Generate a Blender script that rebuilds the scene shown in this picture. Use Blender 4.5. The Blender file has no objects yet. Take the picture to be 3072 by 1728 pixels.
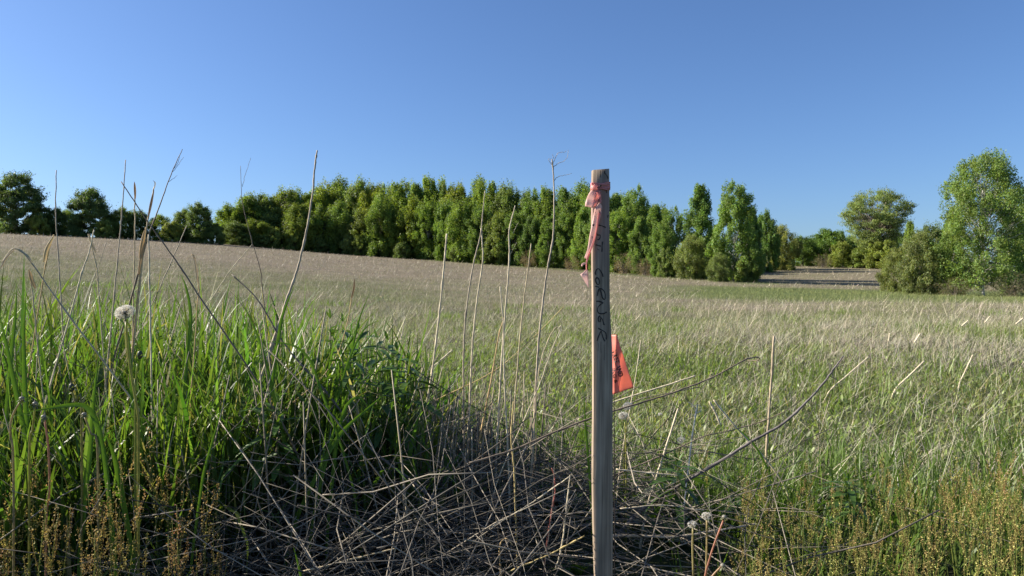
import bpy, math
import numpy as np
from mathutils import Vector

# ------------------------------------------------------------------ camera, sky, sun, exposure
scene = bpy.context.scene
C = scene.collection
CZ = 0.78                                   # the phone was held low, at about hip height
cam_d = bpy.data.cameras.new('camera')
cam = bpy.data.objects.new('camera', cam_d); C.objects.link(cam)
cam.location = (0, 0, CZ); cam.rotation_euler = (math.radians(90), 0, 0)
cam_d.lens = 26; cam_d.sensor_width = 36; cam_d.clip_start = 0.05; cam_d.clip_end = 6000
cam_d.dof.use_dof = True; cam_d.dof.focus_distance = 1.8; cam_d.dof.aperture_fstop = 16
scene.camera = cam

SUN_EL = math.radians(30); SUN_AZ = math.radians(80)      # azimuth to the left of the view direction
sun_dir = Vector((-math.sin(SUN_AZ)*math.cos(SUN_EL), math.cos(SUN_AZ)*math.cos(SUN_EL), math.sin(SUN_EL)))
world = bpy.data.worlds.new('World'); scene.world = world; world.use_nodes = True
wn = world.node_tree; bg = wn.nodes['Background']
sky = wn.nodes.new('ShaderNodeTexSky'); sky.sky_type = 'NISHITA'; sky.sun_disc = False
sky.sun_elevation = SUN_EL; sky.sun_rotation = -SUN_AZ
sky.altitude = 250; sky.air_density = 1.0; sky.dust_density = 1.0; sky.ozone_density = 6.4
wb = wn.nodes.new('ShaderNodeMix'); wb.data_type = 'RGBA'; wb.blend_type = 'MULTIPLY'; wb.inputs[0].default_value = 1; wb.inputs[7].default_value = (.93, .975, 1.08, 1)
wn.links.new(sky.outputs['Color'], wb.inputs[6]); wn.links.new(wb.outputs[2], bg.inputs['Color']); bg.inputs['Strength'].default_value = 0.067
sun_d = bpy.data.lights.new('sun', 'SUN'); sun_d.energy = 5.0; sun_d.angle = math.radians(0.53); sun_d.color = (1.0, 0.925, 0.80)
sun = bpy.data.objects.new('sun', sun_d); C.objects.link(sun)
sun.rotation_euler = (-sun_dir).to_track_quat('-Z', 'Y').to_euler()
vs = scene.view_settings
vs.view_transform = 'Standard'; vs.look = 'None'; vs.gamma = 1; vs.use_curve_mapping = False; vs.exposure = 1.12
scene.render.engine = 'CYCLES'
scene.cycles.max_bounces = 6; scene.cycles.diffuse_bounces = 3; scene.cycles.glossy_bounces = 2
scene.cycles.transmission_bounces = 4; scene.cycles.transparent_max_bounces = 4
scene.cycles.use_denoising = True; scene.cycles.caustics_reflective = False; scene.cycles.caustics_refractive = False

# ------------------------------------------------------------------ helpers
rng = np.random.default_rng(7)
F = 26/36*3072; KD = 3072/2576
def at(dx, dy, Y):
    """a point of the place: bearing dx, height dy (both read off a 2576 wide print), depth Y in metres"""
    return np.array([(dx*KD-1536)/F*Y, Y, CZ-(dy*KD-864)/F*Y])

def set_tag(o, label=None, cat=None, group=None, kind=None):
    if label: o['label'] = label
    if cat: o['category'] = cat
    if group: o['group'] = group
    if kind: o['kind'] = kind
    return o

def make_mesh(name, V, Q=None, T=None, col=None, smooth=False):
    me = bpy.data.meshes.new(name)
    V = np.asarray(V, np.float32)
    nq = 0 if Q is None else len(Q); nt = 0 if T is None else len(T)
    parts = []
    if nq: parts.append(np.asarray(Q, np.int32).ravel())
    if nt: parts.append(np.asarray(T, np.int32).ravel())
    L = np.concatenate(parts)
    tot = np.concatenate([np.full(nq, 4, np.int32), np.full(nt, 3, np.int32)])
    start = np.concatenate([[0], np.cumsum(tot)[:-1]]).astype(np.int32)
    me.vertices.add(len(V)); me.vertices.foreach_set('co', V.ravel())
    me.loops.add(len(L)); me.loops.foreach_set('vertex_index', L)
    me.polygons.add(len(tot)); me.polygons.foreach_set('loop_start', start); me.polygons.foreach_set('loop_total', tot)
    if smooth: me.polygons.foreach_set('use_smooth', np.ones(len(tot), bool))
    me.update(calc_edges=True)
    if col is not None:
        a = me.color_attributes.new('Col', 'FLOAT_COLOR', 'POINT')
        c = np.ones((len(V), 4), np.float32); c[:, :3] = col
        a.data.foreach_set('color', c.ravel())
    return me

def link(name, me, mat=None, parent=None):
    o = bpy.data.objects.new(name, me); C.objects.link(o)
    if mat is not None and me is not None and not me.materials: me.materials.append(mat)
    if parent is not None: o.parent = parent
    return o

def empty(name, loc):
    o = bpy.data.objects.new(name, None); C.objects.link(o); o.location = loc; o.empty_display_size = 0.1
    return o

class Soup:
    """collects vertices, quads, triangles and colours for one mesh"""
    def __init__(s): s.V, s.Q, s.T, s.C, s.n = [], [], [], [], 0
    def add(s, V, Q=None, T=None, col=(1, 1, 1)):
        V = np.asarray(V, float).reshape(-1, 3)
        if Q is not None and len(Q): s.Q.append(np.asarray(Q)+s.n)
        if T is not None and len(T): s.T.append(np.asarray(T)+s.n)
        c = np.broadcast_to(np.asarray(col, float), V.shape) if np.ndim(col) == 1 else np.asarray(col)
        s.C.append(c); s.V.append(V); s.n += len(V)
    def mesh(s, name, smooth=False):
        return make_mesh(name, np.concatenate(s.V), np.concatenate(s.Q) if s.Q else None,
                         np.concatenate(s.T) if s.T else None, np.concatenate(s.C), smooth)

def blade_arrays(base, length, width, yaw, lean, bend, segs, col0, col1, shape='grass', face=None):
    """many grass blades: base (N,3) ... returns V, Q, T, col"""
    N = len(base); t = np.linspace(0, 1, segs+1)
    ang = lean[:, None] + bend[:, None]*t[None, :]**1.4
    am = (ang[:, 1:]+ang[:, :-1])/2; st = (length/segs)[:, None]
    h = np.concatenate([np.zeros((N, 1)), np.cumsum(np.sin(am)*st, 1)], 1)
    z = np.concatenate([np.zeros((N, 1)), np.cumsum(np.cos(am)*st, 1)], 1)
    d = np.stack([np.cos(yaw), np.sin(yaw)], 1)
    P = np.empty((N, segs+1, 3))
    P[..., 0] = base[:, None, 0]+h*d[:, None, 0]; P[..., 1] = base[:, None, 1]+h*d[:, None, 1]; P[..., 2] = base[:, None, 2]+z
    fa = yaw+np.pi/2+(rng.uniform(-.9, .9, N) if face is None else face)
    w = np.stack([np.cos(fa), np.sin(fa), np.zeros(N)], 1)
    if shape == 'grass': prof = np.minimum(1, .55+1.6*t)*(1-t**2.2)
    elif shape == 'lance': prof = np.sin(np.pi*np.minimum(1, .08+t*.92))**.8
    else: prof = 1-.6*t
    off = w[:, None, :]*(width[:, None, None]*.5)*prof[None, :-1, None]
    L = P[:, :-1]-off; R = P[:, :-1]+off
    V = np.concatenate([np.stack([L, R], 2).reshape(N, 2*segs, 3), P[:, -1:]], 1)
    m = 2*segs+1; o = (np.arange(N)*m)[:, None]
    Q = None
    if segs > 1:
        k = np.arange(segs-1)*2
        q = np.stack([k, k+1, k+3, k+2], 1)
        Q = (o[:, :, None]+q[None]).reshape(-1, 4)
    T = o+np.array([[2*segs-2, 2*segs-1, 2*segs]])
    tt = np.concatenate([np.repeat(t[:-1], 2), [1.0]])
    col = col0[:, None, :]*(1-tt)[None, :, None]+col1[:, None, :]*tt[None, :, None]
    return V.reshape(-1, 3), Q, T, col.reshape(-1, 3)

def tube_arrays(P, R, sides=5, cap=True):
    """many tubes: P (N,K,3), R (N,K) -> V, Q, T"""
    P = np.asarray(P, float); R = np.asarray(R, float)
    N, K, _ = P.shape
    tg = np.empty_like(P); tg[:, 1:-1] = P[:, 2:]-P[:, :-2]; tg[:, 0] = P[:, 1]-P[:, 0]; tg[:, -1] = P[:, -1]-P[:, -2]
    tg /= np.linalg.norm(tg, axis=2, keepdims=True)+1e-9
    ref = np.where(np.abs(tg[..., 2:3]) < .8, np.array([0, 0, 1.0]), np.array([0, 1.0, 0]))
    # one reference for each tube keeps the rings from twisting
    mean_up = np.abs(tg[..., 2]).mean(1) < .8
    ref = np.where(mean_up[:, None, None], np.array([0, 0, 1.0]), np.array([0, 1.0, 0.02]))*np.ones((N, K, 1))
    u = np.cross(ref, tg); u /= np.linalg.norm(u, axis=2, keepdims=True)+1e-9
    v = np.cross(tg, u)
    a = np.arange(sides)/sides*2*np.pi
    V = P[:, :, None, :]+R[:, :, None, None]*(np.cos(a)[None, None, :, None]*u[:, :, None, :]+np.sin(a)[None, None, :, None]*v[:, :, None, :])
    k, s = np.meshgrid(np.arange(K-1), np.arange(sides), indexing='ij')
    q = np.stack([k*sides+s, k*sides+(s+1) % sides, (k+1)*sides+(s+1) % sides, (k+1)*sides+s], -1).reshape(-1, 4)
    o = np.arange(N)*K*sides
    Q = (o[:, None, None]+q[None]).reshape(-1, 4)
    T = None
    if cap:
        f = np.stack([np.zeros(sides-2, int), np.arange(1, sides-1), np.arange(2, sides)], 1)
        T = np.concatenate([(o[:, None, None]+f[None, :, ::-1]).reshape(-1, 3), (o[:, None, None]+(K-1)*sides+f[None]).reshape(-1, 3)])
    return V.reshape(-1, 3), Q, T

def smooth_path(pts, n):
    """Catmull-Rom through pts"""
    p = np.asarray(pts, float)
    if len(p) == 2: return p[0]+(p[1]-p[0])*np.linspace(0, 1, n)[:, None]
    e = np.concatenate([[2*p[0]-p[1]], p, [2*p[-1]-p[-2]]])
    out = []
    for s in np.linspace(0, len(p)-1, n):
        i = min(int(s), len(p)-2); t = s-i
        a, b, c, d = e[i], e[i+1], e[i+2], e[i+3]
        out.append(.5*((2*b)+(-a+c)*t+(2*a-5*b+4*c-d)*t*t+(-a+3*b-3*c+d)*t**3))
    return np.array(out)

_ph = np.random.default_rng(3).uniform(0, 6.28, (40, 3))
def wob(x, y, s, seed=0, octv=4):
    """smooth noise about -1..1 from summed sines"""
    v = 0; amp = 1; tot = 0
    for k in range(octv):
        p = _ph[(seed*5+k) % 40]
        a1, a2 = p[0], p[1]
        f = 2**k/s*2.2
        v = v+amp*(np.sin(f*(x*np.cos(a1)+y*np.sin(a1))+p[2]+1.3*np.sin(f*.7*(x*np.cos(a2)-y*np.sin(a2))))*
                   np.cos(f*.8*(y*np.cos(a2+1)+x*np.sin(a2+1))+p[1]*3))
        tot += amp*.6; amp *= .6
    return v/tot

# ------------------------------------------------------------------ materials
def nodes_of(name):
    m = bpy.data.materials.new(name); m.use_nodes = True
    nt = m.node_tree; nt.nodes.clear()
    return m, nt, nt.nodes, nt.links

def foliage(name, trans=.35, rough=.6, spec=.25, tint=False, noise=0.0, nscale=40, tcol=(1.15, 1.2, .55)):
    """leaf or straw: colour attribute, part of the light passing through"""
    m, nt, N, L = nodes_of(name)
    out = N.new('ShaderNodeOutputMaterial'); at_ = N.new('ShaderNodeAttribute'); at_.attribute_name = 'Col'
    c = at_.outputs['Color']
    if tint:
        oi = N.new('ShaderNodeObjectInfo'); mx = N.new('ShaderNodeMix'); mx.data_type = 'RGBA'; mx.blend_type = 'MULTIPLY'; mx.inputs[0].default_value = 1
        L.new(c, mx.inputs[6]); L.new(oi.outputs['Color'], mx.inputs[7]); c = mx.outputs[2]
    if noise:
        tc = N.new('ShaderNodeTexCoord'); nz = N.new('ShaderNodeTexNoise'); nz.inputs['Scale'].default_value = nscale; nz.inputs['Detail'].default_value = 3
        L.new(tc.outputs['Object'], nz.inputs['Vector'])
        mr = N.new('ShaderNodeMapRange'); mr.inputs['From Min'].default_value = .3; mr.inputs['From Max'].default_value = .7
        mr.inputs['To Min'].default_value = 1-noise; mr.inputs['To Max'].default_value = 1+noise; L.new(nz.outputs['Fac'], mr.inputs['Value'])
        mx = N.new('ShaderNodeMix'); mx.data_type = 'RGBA'; mx.blend_type = 'MULTIPLY'; mx.inputs[0].default_value = 1
        L.new(c, mx.inputs[6]); L.new(mr.outputs['Result'], mx.inputs[7]); c = mx.outputs[2]
    p = N.new('ShaderNodeBsdfPrincipled'); p.inputs['Roughness'].default_value = rough; p.inputs['Specular IOR Level'].default_value = spec
    L.new(c, p.inputs['Base Color'])
    if trans > 0:
        tr = N.new('ShaderNodeBsdfTranslucent'); mt = N.new('ShaderNodeMix'); mt.data_type = 'RGBA'; mt.blend_type = 'MULTIPLY'; mt.inputs[0].default_value = 1
        mt.inputs[7].default_value = (*tcol, 1); L.new(c, mt.inputs[6]); L.new(mt.outputs[2], tr.inputs['Color'])
        ms = N.new('ShaderNodeMixShader'); ms.inputs[0].default_value = trans
        L.new(p.outputs[0], ms.inputs[1]); L.new(tr.outputs[0], ms.inputs[2]); L.new(ms.outputs[0], out.inputs[0])
    else:
        L.new(p.outputs[0], out.inputs[0])
    return m

M = {}
M['tree_leaf'] = foliage('tree_leaf', .46, .5, .3, tint=True, tcol=(1.2, 1.15, .55))
M['grass'] = foliage('grass_blade', .44, .42, .35, tint=True, noise=.15, nscale=30, tcol=(1.2, 1.35, .5))
M['straw'] = foliage('dry_straw', .18, .65, .25, tcol=(1.05, 1, .85))
M['stem'] = foliage('dead_stem', 0, .7, .25, tint=True, noise=.3, nscale=60)
M['leafy'] = foliage('broad_leaf', .38, .4, .4, tint=True, noise=.2, nscale=70)
M['seed'] = foliage('sorrel_seed', .35, .6, .2, tcol=(1.1, 1, .7))
M['fluff'] = foliage('dandelion_fluff', .55, .8, .1, tcol=(1, 1, 1))
M['bark'] = foliage('bark', 0, .85, .15, tint=True, noise=.35, nscale=2.5)

def ground_material():
    m, nt, N, L = nodes_of('meadow_soil')
    out = N.new('ShaderNodeOutputMaterial'); at_ = N.new('ShaderNodeAttribute'); at_.attribute_name = 'Col'
    tc = N.new('ShaderNodeTexCoord')
    def noise(scale, d=6):
        n = N.new('ShaderNodeTexNoise'); n.inputs['Scale'].default_value = scale; n.inputs['Detail'].default_value = d; n.inputs['Roughness'].default_value = .65
        L.new(tc.outputs['Object'], n.inputs['Vector']); return n.outputs['Fac']
    c = at_.outputs['Color']
    for sc, amt in ((28, .55), (3.2, .3), (.35, .25)):
        mr = N.new('ShaderNodeMapRange'); mr.inputs['From Min'].default_value = .3; mr.inputs['From Max'].default_value = .7
        mr.inputs['To Min'].default_value = 1-amt; mr.inputs['To Max'].default_value = 1+amt; L.new(noise(sc), mr.inputs['Value'])
        mx = N.new('ShaderNodeMix'); mx.data_type = 'RGBA'; mx.blend_type = 'MULTIPLY'; mx.inputs[0].default_value = 1
        L.new(c, mx.inputs[6]); L.new(mr.outputs['Result'], mx.inputs[7]); c = mx.outputs[2]
    p = N.new('ShaderNodeBsdfPrincipled'); p.inputs['Roughness'].default_value = .95; p.inputs['Specular IOR Level'].default_value = .1
    b = N.new('ShaderNodeBump'); b.inputs['Strength'].default_value = .8; b.inputs['Distance'].default_value = .04
    L.new(noise(14), b.inputs['Height']); L.new(b.outputs[0], p.inputs['Normal'])
    L.new(c, p.inputs['Base Color']); L.new(p.outputs[0], out.inputs[0])
    return m
M['ground'] = ground_material()
# ------------------------------------------------------------------ terrain: a meadow that climbs to the left and away
# foot of the wood: bearing, height on the print, depth
EDGE = np.array([(-900, 560, 150), (-300, 574, 150), (0, 588, 150), (225, 597, 150), (540, 612, 160), (830, 638, 168), (1090, 655, 155), (1340, 672, 138),
                 (1590, 690, 116), (1720, 700, 104), (1870, 708, 92)], float)
more = [(1960, 674, 135), (2100, 668, 145), (2250, 672, 138), (2400, 682, 120), (2700, 690, 130), (2100, 719, 88), (2100, 736, 65), (2000, 748, 50),
        (2480, 746, 60), (2300, 742, 57), (2750, 750, 60)]
ctl = [tuple(at(*e)) for e in EDGE]+[tuple(at(*e)) for e in more]
ctl += [(x, y, 0.0) for x in (-6, 0, 6) for y in (-6, 0, 4, 9)]
ctl += [(-14, 14, .45), (0, 16, 0.0), (14, 16, -.02), (-24, 34, 1.5), (0, 36, .05), (22, 34, 0.0), (-45, 70, 4.6), (-14, 70, 2.0), (10, 60, .55),
        (-60, 20, 2.5), (60, 20, -.1), (-30, -20, .5), (30, -20, 0)]
ctl = np.array(ctl)
def _k(d): return np.where(d > 0, d*d*np.log(d+1e-12), 0)
_n = len(ctl); _A = np.zeros((_n+3, _n+3))
_d = np.linalg.norm(ctl[:, None, :2]-ctl[None, :, :2], axis=2)
_A[:_n, :_n] = _k(_d)+np.eye(_n)*40; _A[:_n, _n] = 1; _A[:_n, _n+1:] = ctl[:, :2]; _A[_n:, :_n] = _A[:_n, _n:].T
_w = np.linalg.solve(_A, np.concatenate([ctl[:, 2], [0, 0, 0]]))
def height(x, y):
    x = np.asarray(x, float); y = np.asarray(y, float)
    shp = np.broadcast(x, y).shape
    x = np.broadcast_to(x, shp).ravel(); y = np.broadcast_to(y, shp).ravel()
    xc = np.clip(x, -170, 110); yc = np.clip(y, -20, 210)
    z = np.empty(len(x))
    for i in range(0, len(x), 60000):
        s = slice(i, i+60000)
        d = np.sqrt((xc[s, None]-ctl[None, :, 0])**2+(yc[s, None]-ctl[None, :, 1])**2)
        z[s] = _k(d)@_w[:_n]+_w[_n]+xc[s]*_w[_n+1]+yc[s]*_w[_n+2]
    r = np.hypot(x, y)
    near = np.clip((r-5)/9, 0, 1); near = near*near*(3-2*near)
    z = z*near                                  # level right round the stake
    return np.clip(z, -2, 30).reshape(shp)

_ex = (EDGE[:, 0]*KD-1536)/F
def edge_depth(u): return np.interp(u, _ex, EDGE[:, 2])

def dryness(x, y):
    """0 lush green ... 1 bleached straw"""
    u = x/np.maximum(y, .5)
    r = y
    left = 1/(1+np.exp((u+.02)*14))
    d = np.interp(r, [0, 3, 7, 11, 16, 30, 200], [.1, .14, .24, .38, .52, .70, .82])*(1-left)+np.interp(r, [0, 6, 20, 42, 58, 74, 200], [.15, .24, .4, .47, .62, .88, .94])*left
    d = d+.36*wob(x, y, 5.0, 1)*np.clip(1.3-r/60, .25, 1)+.26*wob(x, y, 1.7, 2)*np.clip(1.2-r/25, 0, 1)
    # green strip along the wood and in front of the gap
    ed = edge_depth(u)
    d = d-.75*np.clip(1-np.abs(ed-3-y)/5.0, 0, 1)*(u > -.12)*(u < .36)
    strip = np.clip((u-.17)/.1, 0, 1)*np.clip((y-(44-22*np.clip(u-.2, 0, .5)))/6, 0, 1)*np.clip((80-y)/6, 0, 1)
    d = d-.75*strip
    return np.clip(d, 0, 1)

STRAW = np.array([.41, .36, .265]); STRAW_FAR = np.array([.34, .30, .235]); GREEN = np.array([.20, .235, .07])
def ground_sheet():
    g = np.concatenate([-np.geomspace(1500, 4, 70), np.linspace(-3.6, 3.6, 37), np.geomspace(4, 1500, 70)])
    gy = np.concatenate([[-600, -300, -150, -80, -40, -20, -10, -5, -2], np.linspace(0, 6, 31), np.geomspace(6.3, 240, 110), [280, 330, 400, 600, 900, 1500, 2500]])
    X, Y = np.meshgrid(g, gy)
    Z = height(X, Y)+.012*wob(X, Y, .5, 5)*(np.hypot(X, Y) < 12)
    V = np.stack([X, Y, Z], -1).reshape(-1, 3)
    nx = len(g); i, j = np.meshgrid(np.arange(len(gy)-1), np.arange(nx-1), indexing='ij')
    Q = np.stack([i*nx+j, i*nx+j+1, (i+1)*nx+j+1, (i+1)*nx+j], -1).reshape(-1, 4)
    d = dryness(V[:, 0], np.maximum(V[:, 1], .5))[:, None]
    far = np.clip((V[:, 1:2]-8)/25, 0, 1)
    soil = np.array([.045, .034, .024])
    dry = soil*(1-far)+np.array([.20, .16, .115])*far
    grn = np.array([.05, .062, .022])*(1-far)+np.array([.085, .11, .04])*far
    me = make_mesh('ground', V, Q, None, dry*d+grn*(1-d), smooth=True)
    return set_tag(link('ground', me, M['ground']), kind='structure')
ground_sheet()

def lerp(a, b, t): return a*(1-t)+b*t
def scatter(n, y0, y1, power=0.0, spread=.86, pad=1.2):
    """points in the wedge in front of the camera, thinning out with distance (and a good way past the frame)"""
    t = rng.random(n)
    Y = y0*(y1/y0)**t if power == 0 else (y0**power+t*(y1**power-y0**power))**(1/power)
    X = rng.uniform(-1, 1, n)*(spread*Y+pad)
    return X, Y

def field_grass():
    # --- far meadow, each triangle stands for a wisp of stems
    n = 520000
    X, Y = scatter(n, 6, 172, power=.25)
    u = X/Y; keep = (Y < np.where(u < .33, edge_depth(u)+1.5, np.where(u < .46, 150, 175))) & (rng.random(n) < np.clip((Y-6)/8, 0, 1))
    X, Y = X[keep], Y[keep]; n = len(X); u = X/Y
    Zg = height(X, Y); d = dryness(X, Y)
    isdry = rng.random(n) < d
    px = Y/740
    L = np.where(isdry, rng.uniform(.10, .42, n), rng.uniform(.08, .28, n)*np.interp(Y, [8, 14], [.6, 1]))*np.interp(Y, [9, 40, 170], [1, 1.05, 1.2])
    L *= 1+.25*wob(X, Y, 5, 4)
    W = np.where(isdry, np.maximum(.004, px*rng.uniform(.16, .42, n)), np.maximum(.006, px*rng.uniform(.25, .55, n)))
    wind = np.radians(20)+.5*wob(X, Y, 9, 6)
    yaw = np.where(isdry, wind+rng.normal(0, 1.0, n)+(rng.random(n) < .45)*rng.uniform(-3.1, 3.1, n), rng.uniform(0, 6.28, n))
    lean = np.where(isdry, np.abs(rng.normal(1.1, .45, n)), np.abs(rng.normal(.5, .4, n)))
    lean = np.clip(lean, 0, 1.54)
    far = np.clip((Y-14)/45, 0, 1)[:, None]*np.clip(.9-1.3*u, .15, 1)[:, None]
    sc = lerp(STRAW, STRAW_FAR, far)*rng.uniform(.25, 1.0, (n, 1))**.8*1.5*(1+.22*wob(X, Y, 2.5, 3)[:, None])*(1+rng.normal(0, .04, (n, 3)))
    gc = GREEN*rng.uniform(.45, 1.5, (n, 1))*(1+rng.normal(0, .12, (n, 3))*np.array([1, .4, .6]))
    gc = lerp(gc, np.array([.29, .31, .12]), .5)
    c = np.where(isdry[:, None], sc, gc)
    acc = isdry & (rng.random(n) < .10)                  # single stems brightened, painting in sunlit strands over shaded ones
    W = np.where(acc, px*rng.uniform(.45, .8, n), W); L = np.where(acc, L*1.7, L); c[acc] *= 1.5; c[~acc & isdry] *= .9
    V, Q, T, col = blade_arrays(np.stack([X, Y, Zg-.01], 1), L, W, yaw, lean, np.full(n, .25), 1, c*.85, c)
    # tip colour carries
    set_tag(link('meadow_grass', make_mesh('meadow_grass', V, Q, T, col), M['straw']), 'bleached dead grass covering the sloping meadow', 'grass', kind='stuff')
    # --- nearer meadow, real blades
    n = 225000
    X, Y = scatter(n, 2.35, 22, power=.8, spread=.84, pad=.6)
    keep = (rng.random(len(X)) < np.clip((Y-2.2)/.8+.25, 0, 1)*np.clip((22-Y)/9, 0, 1)) & ~((X < -.25*Y+.2) & (Y < 3.3) & (rng.random(len(X)) < .8))
    X, Y = X[keep], Y[keep]; n = len(X)
    Zg = height(X, Y); d = dryness(X, Y)
    isdry = rng.random(n) < .20+.68*d
    clump = np.clip(1+.5*wob(X, Y, 1.3, 7), .5, 1.7)
    L = np.where(isdry, rng.uniform(.06, .28, n), rng.uniform(.035, .125, n)*clump)
    W = np.where(isdry, rng.uniform(.0012, .0028, n), rng.uniform(.0028, .006, n))*np.interp(Y, [2, 6, 15, 22], [1, 1.2, 2.0, 2.8])
    yaw = np.where(isdry, np.radians(15)+rng.normal(0, 1.2, n)+(rng.random(n) < .4)*rng.uniform(-3.1, 3.1, n), rng.uniform(0, 6.28, n))
    lean = np.where(isdry, np.clip(np.abs(rng.normal(1.15, .4, n)), 0, 1.54), np.abs(rng.normal(.28, .25, n)))
    bend = np.where(isdry, rng.normal(.1, .25, n), rng.uniform(.2, 1.7, n))
    zoff = np.where(isdry, rng.uniform(0, .11, n), 0)
    sc = np.array([.62, .56, .41])*rng.uniform(.3, 1.25, (n, 1))*(1+rng.normal(0, .05, (n, 3)))
    gc = np.array([.30, .33, .115])*rng.uniform(.35, 1.4, (n, 1))*(1+rng.normal(0, .16, (n, 3))*np.array([1, .4, .6]))
    c = np.where(isdry[:, None], sc, gc)
    for nm, lab, msk, mat in (('green_grass', 'low green grass growing through the near part of the meadow', ~isdry, 'grass'),
                              ('dead_grass', 'pale lodged grass stems lying over the near meadow', isdry, 'straw')):
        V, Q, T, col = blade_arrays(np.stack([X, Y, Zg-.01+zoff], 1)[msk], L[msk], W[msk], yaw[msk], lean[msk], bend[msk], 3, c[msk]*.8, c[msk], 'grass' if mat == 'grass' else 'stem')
        set_tag(link(nm, make_mesh(nm, V, Q, T, col), M[mat]), lab, 'grass', kind='stuff')
    # --- lush tufts here and there
    m = 70; tx, ty = scatter(m, 3.5, 30, power=.5, spread=.7, pad=.2); S = Soup()
    tx = np.concatenate([tx, [at(1650, 800, 13)[0], at(2050, 890, 6)[0], at(2200, 900, 5.5)[0], at(1550, 850, 8)[0]]]); ty = np.concatenate([ty, [13, 6, 5.5, 8]])
    for x0, y0 in zip(tx, ty):
        if x0/y0 < -.15 and y0 < 4: continue
        n = int(rng.integers(60, 150)); r = rng.uniform(.08, .3)*(1+y0/25); X = x0+rng.normal(0, r, n); Y = y0+rng.normal(0, r, n)
        c = np.array([.17, .235, .05])*rng.uniform(.5, 1.4, (n, 1))
        S.add(*blade_arrays(np.stack([X, Y, height(X, Y)-.01], 1), rng.uniform(.1, .3, n), rng.uniform(.004, .008, n)*np.interp(y0, [3, 8, 30], [1, 1.3, 3.5]), rng.uniform(0, 6.28, n), np.abs(rng.normal(.2, .2, n)), rng.uniform(.1, 1.2, n), 3, c*.85, c))
    set_tag(link('grass_tufts', S.mesh('grass_tufts'), M['grass']), 'lusher green grass tufts dotted over the meadow', 'grass', kind='stuff')
    # --- little rounded weed leaves between the near blades
    n = 34000
    X, Y = scatter(n, 2.4, 17, power=.6, spread=.84, pad=.4)
    keep = (dryness(X, Y)+rng.normal(0, .12, n) < .42) & (rng.random(n) < np.clip((17-Y)/8, 0, 1)) & ~((X < -.22*Y) & (Y < 3)); X, Y = X[keep], Y[keep]; n = len(X)
    c = np.array([.23, .28, .09])*rng.uniform(.4, 1.4, (n, 1))
    V, Q, T, col = blade_arrays(np.stack([X, Y, height(X, Y)+rng.uniform(0, .14, n)], 1), rng.uniform(.015, .045, n), rng.uniform(.008, .017, n), rng.uniform(0, 6.28, n),
                                rng.uniform(.3, 1.5, n), rng.uniform(-.2, .6, n), 3, c, c, 'lance')
    set_tag(link('weed_leaves', make_mesh('weed_leaves', V, Q, T, col), M['grass']), 'small weed leaves scattered through the near meadow', 'weeds', kind='stuff')
field_grass()
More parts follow.
